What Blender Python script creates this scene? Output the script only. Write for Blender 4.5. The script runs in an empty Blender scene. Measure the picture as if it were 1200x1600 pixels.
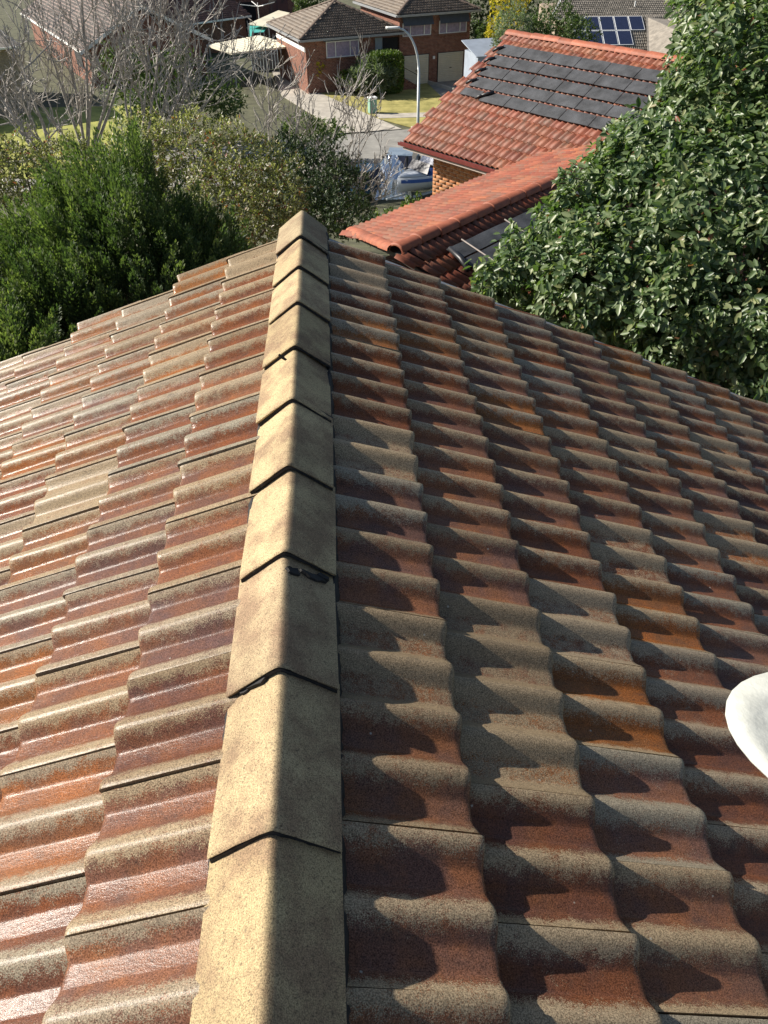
import bpy, math, random
import numpy as np
from mathutils import Vector, Matrix

# ------------------------------------------------------------------ camera, sky, sun, exposure
sc = bpy.context.scene
RIDGE_Z = 12.2                                   # height of our ridge above the street
CAM = np.array([0.189, 0.0, RIDGE_Z + 1.373])
PITCH, YAW, ROLL, FPX = 0.6937, 0.0560, 0.0129, 1206.0
cy_, sy_, cp_, sp_ = math.cos(YAW), math.sin(YAW), math.cos(PITCH), math.sin(PITCH)
FWD = np.array([sy_*cp_, cy_*cp_, -sp_]); RGT = np.array([cy_, -sy_, 0.0]); DWN = np.cross(FWD, RGT)
R2 = math.cos(ROLL)*RGT + math.sin(ROLL)*DWN; D2 = -math.sin(ROLL)*RGT + math.cos(ROLL)*DWN
cam_d = bpy.data.cameras.new('camera'); cam_o = bpy.data.objects.new('camera', cam_d)
sc.collection.objects.link(cam_o)
cam_o.matrix_world = Matrix(((R2[0], -D2[0], -FWD[0], CAM[0]), (R2[1], -D2[1], -FWD[1], CAM[1]),
                             (R2[2], -D2[2], -FWD[2], CAM[2]), (0, 0, 0, 1)))
cam_d.sensor_fit = 'VERTICAL'; cam_d.sensor_height = 36.0; cam_d.lens = 36.0*FPX/1600.0
cam_d.clip_start = 0.05; cam_d.clip_end = 3000
sc.camera = cam_o

SUN_AZ, SUN_EL = math.radians(-73), math.radians(32)   # azimuth from +Y, towards -X (ahead and to the left)
SUN = np.array([math.sin(SUN_AZ)*math.cos(SUN_EL), math.cos(SUN_AZ)*math.cos(SUN_EL), math.sin(SUN_EL)])
wld = bpy.data.worlds.new('World'); sc.world = wld; wld.use_nodes = True
wn = wld.node_tree; bg = wn.nodes['Background']
sky = wn.nodes.new('ShaderNodeTexSky'); sky.sky_type = 'NISHITA'; sky.sun_disc = False
sky.sun_elevation = SUN_EL; sky.sun_rotation = SUN_AZ
wn.links.new(sky.outputs[0], bg.inputs[0]); bg.inputs[1].default_value = 0.060
sl = bpy.data.lights.new('sun', 'SUN'); sl.energy = 5.0; sl.angle = math.radians(0.55); sl.color = (1.0, 0.93, 0.82)
so = bpy.data.objects.new('sun', sl); sc.collection.objects.link(so); so.location = (-40, 20, 60)
so.rotation_euler = Vector((-SUN[0], -SUN[1], -SUN[2])).to_track_quat('-Z', 'Y').to_euler()
sc.view_settings.view_transform = 'Standard'; sc.view_settings.look = 'None'
sc.view_settings.gamma = 1; sc.view_settings.use_curve_mapping = False
sc.view_settings.exposure = 0.86
sc.cycles.max_bounces = 5; sc.cycles.transparent_max_bounces = 6
sc.cycles.use_denoising = True

RNG = np.random.default_rng(11); random.seed(5)

# ------------------------------------------------------------------ measuring helpers (surveyor's view of the photograph)
def ray(x, y): return R2*(x-600)/FPX + D2*(y-800)/FPX + FWD
def atz(x, y, z):
    d = ray(x, y); return CAM + d*(z-CAM[2])/d[2]
def aty(x, y, Y):
    d = ray(x, y); return CAM + d*(Y-CAM[1])/d[1]
def pix(P):
    q = (np.atleast_2d(P)-CAM); a = q@R2; b = q@D2; c = q@FWD
    return np.stack([600+FPX*a/c, 800+FPX*b/c, c], 1)
def ground_z(y):                                  # the hillside falls from our house to the street
    return float(np.interp(y, [0, 8, 42, 46], [5.6, 5.2, 0.5, 0.0]))

# ------------------------------------------------------------------ objects
COL = sc.collection
def mesh_np(name, V, Fs, smooth=False, fattr=None, vattr=None):
    """Fs: list of int arrays (M,k)."""
    me = bpy.data.meshes.new(name)
    V = np.asarray(V, dtype=np.float32)
    if not isinstance(Fs, list): Fs = [np.asarray(Fs)]
    Fs = [np.asarray(f) for f in Fs if len(f)]
    loops = np.concatenate([f.ravel() for f in Fs]).astype(np.int32)
    tot = np.concatenate([np.full(len(f), f.shape[1], dtype=np.int32) for f in Fs])
    st = np.concatenate([[0], np.cumsum(tot)[:-1]]).astype(np.int32)
    me.vertices.add(len(V)); me.vertices.foreach_set('co', V.ravel())
    me.loops.add(len(loops)); me.loops.foreach_set('vertex_index', loops)
    me.polygons.add(len(tot)); me.polygons.foreach_set('loop_start', st); me.polygons.foreach_set('loop_total', tot)
    if smooth: me.polygons.foreach_set('use_smooth', np.ones(len(tot), dtype=bool))
    me.update(calc_edges=True)
    for nm, arr in (fattr or {}).items():
        a = me.attributes.new(nm, 'FLOAT', 'FACE'); a.data.foreach_set('value', np.asarray(arr, dtype=np.float32))
    for nm, arr in (vattr or {}).items():
        a = me.attributes.new(nm, 'FLOAT', 'POINT'); a.data.foreach_set('value', np.asarray(arr, dtype=np.float32))
    return me
def link(name, me, mat=None, parent=None, loc=None):
    o = bpy.data.objects.new(name, me); COL.objects.link(o)
    if mat is not None and me is not None and len(me.materials) == 0: me.materials.append(mat)
    if parent is not None: o.parent = parent
    if loc is not None: o.location = [float(c) for c in loc]
    return o
def tag(o, label=None, cat=None, group=None, kind=None):
    if label: o['label'] = label
    if cat: o['category'] = cat
    if group: o['group'] = group
    if kind: o['kind'] = kind
    return o
def thing(name, label, cat, loc=(0, 0, 0), rz=0.0, group=None):
    o = bpy.data.objects.new(name, None); COL.objects.link(o); o.empty_display_size = .3
    o.location = [float(c) for c in loc]; o.rotation_euler = (0, 0, rz)
    return tag(o, label, cat, group)
def copy_tree(o, parent=None):
    c = o.copy(); COL.objects.link(c); c.parent = parent
    for ch in list(o.children): copy_tree(ch, c)
    return c

class MB:
    """collects boxes, slabs and tubes into one mesh"""
    def __init__(s): s.v = []; s.f = []
    def add(s, V, F):
        n = len(s.v); s.v += [tuple(float(c) for c in p) for p in V]; s.f += [tuple(n+i for i in f) for f in F]; return s
    def box(s, x0, x1, y0, y1, z0, z1):
        V = [(x, y, z) for z in (z0, z1) for y in (y0, y1) for x in (x0, x1)]
        return s.add(V, [(0, 2, 3, 1), (4, 5, 7, 6), (0, 1, 5, 4), (2, 6, 7, 3), (0, 4, 6, 2), (1, 3, 7, 5)])
    def slab(s, pts, thick, n=None):
        """planar polygon pts (counter-clockwise from above/outside) thickened backwards"""
        P = np.array(pts, float)
        if n is None: n = np.cross(P[1]-P[0], P[2]-P[0]); n = n/np.linalg.norm(n)
        Q = P-np.array(n)*thick; k = len(P)
        F = [tuple(range(k)), tuple(range(2*k-1, k-1, -1))]+[(i, k+i, k+(i+1) % k, (i+1) % k) for i in range(k)]
        return s.add(list(P)+list(Q), F)
    def tube(s, path, rad, sides=6, cap=True):
        P = np.array(path, float); k = len(P)
        r = np.full(k, rad) if np.isscalar(rad) else np.array(rad, float)
        V = []; T = np.gradient(P, axis=0); T /= np.linalg.norm(T, axis=1)[:, None]+1e-12
        up = np.array([0, 0, 1.0]) if abs(T[0][2]) < .9 else np.array([1.0, 0, 0])
        for i in range(k):
            a = np.cross(T[i], up); a /= np.linalg.norm(a)+1e-12; b = np.cross(T[i], a)
            for j in range(sides):
                t = 2*math.pi*j/sides; V.append(P[i]+r[i]*(math.cos(t)*a+math.sin(t)*b))
        F = [(i*sides+j, i*sides+(j+1) % sides, (i+1)*sides+(j+1) % sides, (i+1)*sides+j) for i in range(k-1) for j in range(sides)]
        if cap: F += [tuple(range(sides))[::-1], tuple(range((k-1)*sides, k*sides))]
        return s.add(V, F)
    def lathe(s, prof, c=(0, 0, 0), sides=16):
        V = [(c[0]+r*math.cos(2*math.pi*j/sides), c[1]+r*math.sin(2*math.pi*j/sides), c[2]+z) for r, z in prof for j in range(sides)]
        k = len(prof)
        F = [(i*sides+j, i*sides+(j+1) % sides, (i+1)*sides+(j+1) % sides, (i+1)*sides+j) for i in range(k-1) for j in range(sides)]
        F += [tuple(range(sides))[::-1], tuple(range((k-1)*sides, k*sides))]
        return s.add(V, F)
    def loft(s, rings, closed=True, caps=True):
        k = len(rings[0]); n = len(rings); V = [p for r in rings for p in r]
        m = k if closed else k-1
        F = [(i*k+j, i*k+(j+1) % k, (i+1)*k+(j+1) % k, (i+1)*k+j) for i in range(n-1) for j in range(m)]
        if caps: F += [tuple(range(k))[::-1], tuple(range((n-1)*k, n*k))]
        return s.add(V, F)
    def mesh(s, name, smooth=False):
        me = bpy.data.meshes.new(name); me.from_pydata(s.v, [], s.f); me.update()
        if smooth: me.polygons.foreach_set('use_smooth', np.ones(len(me.polygons), dtype=bool))
        return me
    def build(s, name, mat, parent=None, smooth=False, loc=None):
        return link(name, s.mesh(name, smooth), mat, parent, loc)
def bevel(o, w, seg=2):
    m = o.modifiers.new('bevel', 'BEVEL'); m.width = w; m.segments = seg; m.limit_method = 'ANGLE'; return o

# ------------------------------------------------------------------ materials
class NT:
    def __init__(s, name):
        s.mat = bpy.data.materials.new(name); s.mat.use_nodes = True; s.t = s.mat.node_tree; s.t.nodes.clear()
        s.o = s.t.nodes.new('ShaderNodeOutputMaterial')
    def N(s, typ, ins=None, **props):
        n = s.t.nodes.new('ShaderNode'+typ)
        for k, v in props.items(): setattr(n, k, v)
        for k, v in (ins or {}).items():
            if hasattr(v, 'is_output') or isinstance(v, bpy.types.NodeSocket): s.t.links.new(v, n.inputs[k])
            else:
                if isinstance(v, (tuple, list)) and len(v) == 3 and n.inputs[k].type == 'RGBA': v = (*v, 1)
                n.inputs[k].default_value = v
        return n
    def pos(s): return s.N('NewGeometry').outputs['Position']
    def obj(s): return s.N('TexCoord').outputs['Object']
    def attr(s, nm): return s.N('Attribute', attribute_name=nm).outputs['Fac']
    def rnd(s):                                     # one random number for each piece
        return s.math('FRACT', s.math('ADD', s.attr('rnd'), s.N('ObjectInfo').outputs['Random']))
    def math(s, op, a, b=0.0, c=0.0, clamp=False): return s.N('Math', {0: a, 1: b, 2: c}, operation=op, use_clamp=clamp).outputs[0]
    def vmul(s, v, k): return s.N('VectorMath', {0: v, 1: k}, operation='MULTIPLY').outputs[0]
    def noise(s, vec, scale, det=3, rough=.55, col=False):
        n = s.N('TexNoise', {'Vector': vec, 'Scale': scale, 'Detail': det, 'Roughness': rough}); return n.outputs['Color' if col else 'Fac']
    def ramp(s, f, stops, interp='LINEAR'):
        n = s.N('ValToRGB', {'Fac': f}); r = n.color_ramp; r.interpolation = interp
        while len(r.elements) < len(stops): r.elements.new(.5)
        for e, (p, c) in zip(r.elements, stops):
            e.position = p; e.color = (c, c, c, 1) if np.isscalar(c) else (*c, 1)
        return n.outputs[0]
    def mix(s, f, a, b, blend='MIX'):
        n = s.N('Mix', data_type='RGBA', blend_type=blend)
        for k, v in ((0, f), (6, a), (7, b)):
            if isinstance(v, bpy.types.NodeSocket): s.t.links.new(v, n.inputs[k])
            else: n.inputs[k].default_value = (*v, 1) if isinstance(v, (tuple, list)) else v
        return n.outputs[2]
    def bump(s, h, strength=.5, dist=.01, normal=None):
        ins = {'Height': h, 'Strength': strength, 'Distance': dist}
        if normal is not None: ins['Normal'] = normal
        return s.N('Bump', ins).outputs[0]
    def out(s, col, rough=.7, normal=None, spec=.5, metal=0.0, **extra):
        ins = {'Base Color': col, 'Roughness': rough, 'Specular IOR Level': spec, 'Metallic': metal}
        if normal is not None: ins['Normal'] = normal
        ins.update(extra)
        b = s.N('BsdfPrincipled', ins); s.t.links.new(b.outputs[0], s.o.inputs[0]); return s.mat

def simple(name, c, rough=.7, var=.25, scale=3.0, bump=0.0, bscale=60.0, spec=.5, metal=0.0, piece=0.0, c2=None):
    n = NT(name); p = n.pos()
    f = n.noise(p, scale, 5, .6)
    lo = tuple(x*(1-var) for x in c); hi = tuple(min(1, x*(1+var)) for x in (c2 or c))
    col = n.ramp(f, [(.3, lo), (.7, hi)])
    if piece: col = n.mix(1.0, col, n.ramp(n.rnd(), [(0, 1-piece), (1, 1+piece)]), 'MULTIPLY')
    nm = n.bump(n.noise(p, bscale, 3, .6), .6, bump) if bump else None
    return n.out(col, rough, nm, spec, metal)

def tile_material():
    """concrete tile: oxide-red body, sand-coloured rolls, every tile its own mix"""
    n = NT('concrete_tile'); p = n.pos(); r = n.rnd(); crest = n.attr('crest')
    r2 = n.math('FRACT', n.math('MULTIPLY', r, 7.13)); r3 = n.math('FRACT', n.math('MULTIPLY', r, 23.7))
    body = n.ramp(r, [(0, (.090, .044, .035)), (.2, (.130, .054, .030)), (.42, (.138, .074, .057)), (.62, (.180, .074, .026)), (.8, (.104, .059, .052)), (1, (.195, .087, .030))])
    big = n.noise(p, 9, 4, .6)
    body = n.mix(n.ramp(big, [(.4, 0), (.62, 1)]), body, n.mix(1.0, body, (1.45, 1.2, .85), 'MULTIPLY'))
    rust = n.ramp(n.noise(n.vmul(p, (1.0, .8, 1.0)), 5, 4, .6), [(.53, 0), (.7, 1)])
    body = n.mix(n.math('MULTIPLY', rust, .32), body, (.21, .082, .024))
    buff = n.ramp(r2, [(0, (.215, .160, .100)), (.4, (.290, .220, .138)), (.75, (.260, .207, .145)), (1, (.235, .208, .155))])
    # how much of this tile carries the sand blend; a few are sand all over
    cover = n.math('MULTIPLY_ADD', n.math('POWER', r3, 5.0), 1.1, -.12)
    grain = n.noise(p, 430, 2, .6); mid = n.noise(p, 22, 4, .65); mid2 = n.noise(p, 75, 3, .6)
    m = n.math('ADD', n.math('MULTIPLY', crest, 1.12), cover)
    m = n.math('ADD', m, n.math('MULTIPLY_ADD', mid, 1.5, -.92))
    m = n.math('ADD', m, n.math('MULTIPLY_ADD', mid2, .9, -.45))
    m = n.math('ADD', m, n.math('MULTIPLY_ADD', grain, 2.6, -1.3))
    m = n.ramp(m, [(.36, 0), (.58, 1)])
    col = n.mix(m, body, buff)
    sp = n.ramp(n.noise(p, 340, 3, .6), [(.33, .3), (.5, 1.0), (.68, 1.75)])
    col = n.mix(.9, col, sp, 'MULTIPLY')
    # dirt specks and blotches
    d = n.ramp(n.noise(p, 120, 3, .6), [(.64, 0), (.72, 1)])
    col = n.mix(n.math('MULTIPLY', d, .6), col, (.03, .024, .02))
    bl = n.ramp(n.noise(n.vmul(p, (1, 1.6, 1)), 14, 5, .7), [(.58, 0), (.72, 1)])
    col = n.mix(n.math('MULTIPLY', bl, .45), col, (.045, .036, .03))
    # pale droppings and lichen dots
    wv = n.N('TexVoronoi', {'Vector': p, 'Scale': 11.0, 'Randomness': 1.0}).outputs['Distance']
    col = n.mix(n.ramp(wv, [(.022, .8), (.04, 0)]), col, (.42, .40, .34))
    rip = n.noise(n.vmul(p, (55, 140, 55)), 1.0, 2, .6)
    h = n.math('ADD', n.math('MULTIPLY', grain, .6), n.math('MULTIPLY', rip, .8))
    nm = n.bump(h, .6, .0013)
    rough = n.ramp(n.math('ADD', n.noise(p, 3.0, 3, .6), n.math('MULTIPLY', m, .22)), [(.3, .18), (.85, .36)])
    return n.out(col, rough, nm, .125)

def cap_material():
    n = NT('ridge_cap_concrete'); p = n.pos(); r = n.rnd()
    base = n.ramp(r, [(0, (.375, .285, .155)), (.3, (.435, .335, .19)), (.6, (.39, .292, .17)), (1, (.335, .268, .165))])
    stain = n.ramp(n.noise(p, 6, 5, .68), [(.44, 0), (.62, 1)])
    base = n.mix(n.math('MULTIPLY', stain, .65), base, (.17, .095, .062))
    base = n.mix(1.0, base, n.ramp(n.noise(p, 2.3, 4, .6), [(.3, .78), (.7, 1.12)]), 'MULTIPLY')
    fine = n.ramp(n.noise(p, 380, 2, .6), [(.33, .35), (.5, 1.0), (.68, 1.5)])
    col = n.mix(.8, base, fine, 'MULTIPLY')
    dk = n.ramp(n.noise(p, 150, 3, .65), [(.57, 0), (.68, 1)])
    col = n.mix(n.math('MULTIPLY', dk, .6), col, (.05, .036, .026))
    lich = n.ramp(n.noise(p, 45, 5, .7), [(.62, 0), (.70, 1)])
    col = n.mix(n.math('MULTIPLY', lich, .45), col, (.09, .075, .055))
    h = n.math('ADD', n.noise(p, 300, 3, .7), n.math('MULTIPLY', n.noise(p, 30, 3, .6), .7))
    return n.out(col, .8, n.bump(h, .5, .0012), .3)

def red_tile_material(name, stops, moss=.35):
    n = NT(name); p = n.pos(); r = n.rnd()
    col = n.ramp(r, stops)
    col = n.mix(1.0, col, n.ramp(n.noise(p, 2.2, 5, .65), [(.3, .62), (.7, 1.25)]), 'MULTIPLY')
    g = n.ramp(n.math('ADD', n.noise(p, 6.0, 5, .7), n.math('MULTIPLY', n.math('FRACT', n.math('MULTIPLY', r, 9.7)), .16)), [(.56, 0), (.75, 1)])
    col = n.mix(n.math('MULTIPLY', g, moss), col, (.12, .095, .07))
    return n.out(col, .62, n.bump(n.noise(p, 60, 3, .6), .5, .004), .4)

def brick_material(name, c1, c2, mortar, bw=.24, bh=.086):
    n = NT(name); o = n.obj()
    sx = n.N('SeparateXYZ', {0: o}); v = n.N('CombineXYZ', {0: n.math('ADD', sx.outputs[0], sx.outputs[1]), 1: sx.outputs[2]}).outputs[0]
    b = n.N('TexBrick', {'Vector': v, 'Color1': c1, 'Color2': c2, 'Mortar': mortar, 'Scale': 1.0, 'Mortar Size': .010, 'Bias': -.1,
                         'Brick Width': bw, 'Row Height': bh})
    col = n.mix(1.0, b.outputs['Color'], n.ramp(n.noise(n.pos(), 5, 5, .7), [(.3, .6), (.7, 1.3)]), 'MULTIPLY')
    return n.out(col, .85, n.bump(b.outputs['Fac'], .5, -.008), .25)

def leaf_material(name, stops, rough=.45, trans=.25, spec=.5):
    n = NT(name); r = n.rnd()
    col = n.ramp(r, stops)
    bs = n.N('BsdfPrincipled', {'Base Color': col, 'Roughness': rough, 'Specular IOR Level': spec})
    tr = n.N('BsdfTranslucent', {'Color': n.mix(1.0, col, (1.3, 1.6, .6), 'MULTIPLY')})
    mx = n.N('MixShader', {0: trans, 1: bs.outputs[0], 2: tr.outputs[0]})
    n.t.links.new(mx.outputs[0], n.o.inputs[0]); return n.mat

def glass_material(name, c=(.02, .025, .03), rough=.06):
    n = NT(name); return n.out(c, rough, None, .6)
#--MARK-MATERIALS--

M = {}
M['tile'] = tile_material(); M['cap'] = cap_material()
M['pointing'] = simple('black_pointing', (.022, .021, .022), .75, .5, 30, .004, 120, spec=.3)
M['deck'] = simple('roof_sarking', (.05, .045, .04), .9)
M['flash'] = simple('grey_flashing', (.20, .21, .23), .5, .25, 12, .001, 80)
M['brick_ours'] = brick_material('brown_brick', (.20, .10, .06), (.26, .14, .085), (.42, .38, .32))

# ------------------------------------------------------------------ ground sheet and street
def grid_sheet(name, xs, ys, zf, mat):
    V = [(x, y, zf(x, y)) for y in ys for x in xs]; k = len(xs)
    F = [(j*k+i, j*k+i+1, (j+1)*k+i+1, (j+1)*k+i) for j in range(len(ys)-1) for i in range(k-1)]
    return tag(MB().add(V, F).build(name, mat), kind='structure')

# ------------------------------------------------------------------ our roof
PR = 0.4037; GAUGE = .333; STEP = .032; TW = .308; TL = .41; RH = .034
TILT = PR-math.asin(STEP/GAUGE)
def hroll(d):
    t = np.clip(np.abs(d)/.057, 0, 1); return RH*(.5+.5*np.cos(np.pi*t))**.75
RC = (.100, .254)                                  # the two rolls of a tile
START = .263                                       # the side-lap edge
def roof_tile_mesh(seed, ymin=-.0405, ymax=START):
    rg = np.random.default_rng(seed)
    ys = [-.0405, -.036, -.030, -.022, -.014, -.007, .0, .006, .014, .026]
    for c in RC: ys += [c+d for d in (-.060, -.055, -.048, -.039, -.028, -.017, -.006, .006, .017, .028, .039, .048, .055, .060)]
    ys = np.array(sorted([y for y in ys if ymin <= y <= ymax]+[max(ymin, -.0405), min(ymax, START)]))
    ys = ys[np.concatenate([[True], np.diff(ys) > 1e-4])]
    h = np.maximum(hroll(ys-RC[0]), hroll(ys-RC[1]))
    lip = np.maximum(0, hroll(ys-(RC[1]-TW))-.003*np.clip((-.006-ys)/.016, 0, 1)); h = np.where(ys < .02, np.maximum(h, lip), h)
    xs = np.array([0, .12, .24, .34, .39, .402, .407, .4095, .4085, .395]); dz = np.array([0, 0, 0, 0, 0, -.0006, -.0025, -.0075, -.031, -.031])
    wob = np.interp(ys, np.linspace(-.05, .31, 9), rg.normal(0, .0016, 9))
    V = []; cr = []
    for i, x in enumerate(xs):
        for y, hh, w in zip(ys, h, wob):
            V.append((x+(w if i > 3 else 0), y, hh+dz[i]+(.0012*math.sin(9*x+40*y+seed)))); cr.append(min(1, hh/RH*(1.5 if y < .014 else 1.0)))
    k = len(ys); F = [(i*k+j, (i+1)*k+j, (i+1)*k+j+1, i*k+j+1) for i in range(len(xs)-1) for j in range(k-1)]
    for j0 in (k-1, 0):                              # side edges, own vertices so that they stay sharp
        n = len(V)
        for i in range(8):
            p = V[i*k+j0]; V += [p, (p[0], p[1], p[2]-.013)]; cr += [cr[i*k+j0]]*2
        for i in range(7):
            q = (n+2*i, n+2*i+1, n+2*i+3, n+2*i+2); F.append(q if j0 else q[::-1])
    return V, F, cr
def tile_me(seed, **kw):
    V, F, cr = roof_tile_mesh(seed, **kw)
    me = mesh_np('roof_tile', V, [np.array(F)], True, {'rnd': np.zeros(len(F))}, {'crest': cr}); me.materials.append(M['tile']); return me
TILES = [tile_me(s) for s in range(5)]
house = thing('tiled_house', 'foreground house roof of mottled brown and tan concrete tiles with sand ridge caps', 'house', (0, 0, ground_z(0)))
HZ = ground_z(0)
def verge_cut(sg, y0):                              # tile clipped at the far verge
    return None
YV = 4.13
for sg, phase, smax, slope_lab in ((1, 1.74, 3.9, 'shaded right-hand roof slope'), (-1, 1.583, 3.2, 'sunlit left-hand roof slope')):
    ct, st = math.cos(TILT), math.sin(TILT)
    X = np.array([sg*ct, 0, -st]); Z = np.array([sg*st, 0, ct]); Yl = np.cross(Z, X)
    deck = MB(); q = [(0.02*sg, -1.2), (smax*math.cos(PR)*sg, -1.2), (smax*math.cos(PR)*sg, YV-.02), (.02*sg, YV-.02)]
    if sg < 0: q = q[::-1]
    deck.slab([(x, y, RIDGE_Z-.135-abs(x)*math.tan(PR)-HZ) for x, y in q], .05)
    slope = deck.build('roof_slope', M['deck'], house); slope['label'] = slope_lab
    s0 = .1465 if sg > 0 else .105
    bV, bF, bC, bR, nb = [], [], [], [], 0
    for k in range(1, int((smax-s0)/GAUGE)+1):
        s = s0+GAUGE*k
        for m in range(-12, 16):
            line = phase+TW*m+(.14 if k % 2 == 0 else 0)          # world Y of the side-lap edge
            y0 = line-START*sg                                     # world Y of local y = 0
            ya, yb = (y0, y0+TW) if sg > 0 else (y0-TW, y0)
            if yb < -1.0 or ya > YV-.03: continue
            me = TILES[RNG.integers(0, 5)]
            if yb > YV+.02:
                cut = (YV-y0) if sg > 0 else (y0-YV)
                me = tile_me(int(RNG.integers(0, 99)), ymax=min(START, cut)) if sg > 0 else tile_me(int(RNG.integers(0, 99)), ymin=max(-.0405, cut))
            jt, jr = RNG.normal(0, .005), RNG.normal(0, .0035)
            jz = max(0, RNG.normal(-.004, .006)) if RNG.random() < .3 else 0
            Rm = Matrix(((X[0], Yl[0], Z[0]), (X[1], Yl[1], Z[1]), (X[2], Yl[2], Z[2])))
            Rm = Rm @ Matrix.Rotation(jr, 3, 'X') @ Matrix.Rotation(RNG.normal(0, .004), 3, 'Z') @ Matrix.Rotation(jt*.5, 3, 'Y')
            nose = np.array([sg*s*math.cos(PR), y0, RIDGE_Z-.0274-s*math.sin(PR)-HZ])
            loc = nose-X*(TL+RNG.normal(0, .003))-Z*(RH-jz)
            w = loc+X*.25+Z*.02+Yl*.15+np.array([0, 0, HZ]); c = pix(w)[0]
            if w[1] > .1 and -150 < c[0] < 1350 and 200 < c[1] < 1800:
                o = link('roof_tile', me, None, slope); o.matrix_local = Matrix.Translation(Vector(loc)) @ Rm.to_4x4()
            else:
                A = np.array(Rm); Vt = np.array([v.co[:] for v in me.vertices])@A.T+loc
                bV.append(Vt); bF.append(np.array([p.vertices[:] for p in me.polygons])+nb); nb += len(Vt)
                cr = np.zeros(len(Vt), dtype=np.float32); me.attributes['crest'].data.foreach_get('value', cr); bC.append(cr); bR.append(np.full(len(me.polygons), RNG.random()))
    me = mesh_np('tile_field', np.concatenate(bV), [np.concatenate(bF)], True, {'rnd': np.concatenate(bR)}, {'crest': np.concatenate(bC)})
    tag(link('tile_field', me, M['tile'], slope), kind='stuff')
    # verge flashing beyond the last tiles
    fl = MB(); fl.slab([(x*sg, y, RIDGE_Z-.098-x*math.tan(PR)-HZ) for x, y in ([(.1, YV-.03), (smax*.9, YV-.03), (smax*.9, YV+.05), (.1, YV+.05)] if sg > 0 else [(.1, YV+.05), (smax*.9, YV+.05), (smax*.9, YV-.03), (.1, YV-.03)])], .12)
    fl.build('verge_flashing', M['flash'], house)
# ridge caps: each one laps over its nearer neighbour
def cap_mesh(seed):
    rg = np.random.default_rng(seed)
    xs = np.array([-.131, -.123, -.10, -.07, -.045, -.024, -.012, -.005, 0, .005, .012, .024, .045, .07, .10, .123, .131])
    z = -math.tan(math.radians(38))*(np.sqrt(xs**2+.009**2)-.009)
    V, F = [], []; ysr = [-.002, .002, .01, .12, .24, .34, .42]
    for i, y in enumerate(ysr):
        for x, zz in zip(xs, z):
            V.append((x*(1-.03*y), y+rg.normal(0, .0006), zz-y*.062-(.006 if i == 0 else .0015 if i == 1 else 0)+rg.normal(0, .0003)))
    k = len(xs); F = [(i*k+j, i*k+j+1, (i+1)*k+j+1, (i+1)*k+j) for i in range(len(ysr)-1) for j in range(k-1)]
    n = len(V)                                        # thickness: front face and the two edges
    for x, zz in zip(xs, z): V.append((x*.995, -.002, zz-.006)); V.append((x*.94, .001, zz-.009))
    F += [(n+2*j, n+2*j+1, n+2*j+3, n+2*j+2) for j in range(k-1)]
    for j, s in ((0, -1), (k-1, 1)):
        n = len(V)
        for i in range(1, len(ysr)):
            p = V[i*k+j]; V += [p, (p[0]*.97, p[1], p[2]-.014)]
        for i in range(len(ysr)-2):
            q = (n+2*i, n+2*i+1, n+2*i+3, n+2*i+2); F.append(q if s < 0 else q[::-1])
    me = mesh_np('ridge_cap', V, [np.array(F)], True, {'rnd': np.zeros(len(F))}); me.materials.append(M['cap']); return me
CAPS = [cap_mesh(s) for s in range(4)]
CAP_L, CAP_0 = .3854, .7428
for k in range(-4, 9):
    o = link('ridge_cap', CAPS[k % 4], None, house)
    o.location = (.010+RNG.normal(0, .002), CAP_0+CAP_L*k, RIDGE_Z-HZ+RNG.normal(0, .0012))
    o.rotation_euler = (RNG.normal(0, .004), RNG.normal(0, .010), RNG.normal(0, .008))
# flexible pointing below the caps
def ragged_strip(sg, y0, y1):
    rg = np.random.default_rng(3 if sg > 0 else 4); rings = []
    for y in np.arange(y0, y1, .012):
        a, b = rg.normal(0, .0015), rg.normal(0, .0025)
        x = .121 if sg < 0 else .141
        rings.append([(sg*(x-.03), y, -.118), (sg*(x-.008), y, -.114), (sg*(x-.001+a*.5), y, -.120), (sg*(x+.002+b*.6), y, -.130+b), (sg*(x+.005+b*.6), y, -.148), (sg*(x-.03), y, -.15)])
    return MB().loft(rings)
for sg in (-1, 1):
    o = ragged_strip(sg, -1.0, YV+.02).build('pointing', M['pointing'], house, True); o.location = (0, 0, RIDGE_Z-HZ)
for k in range(-3, 9):                               # pointing squeezed out under each lap
    rg = np.random.default_rng(40+k); rings = []
    for x in np.linspace(-.127, .127, 27):
        z = -math.tan(math.radians(38))*(math.sqrt(x*x+.009**2)-.009)-.0155; e = .004+abs(rg.normal(0, .0018))
        y = CAP_0+CAP_L*k
        rings.append([(x, y-e+.003, z-.004), (x, y-e+.004, z+.006), (x, y+.02, z+.010), (x, y+.02, z-.004)])
    MB().loft(rings).build('lap_pointing', M['pointing'], house).location = (.010, 0, RIDGE_Z-HZ)
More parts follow.
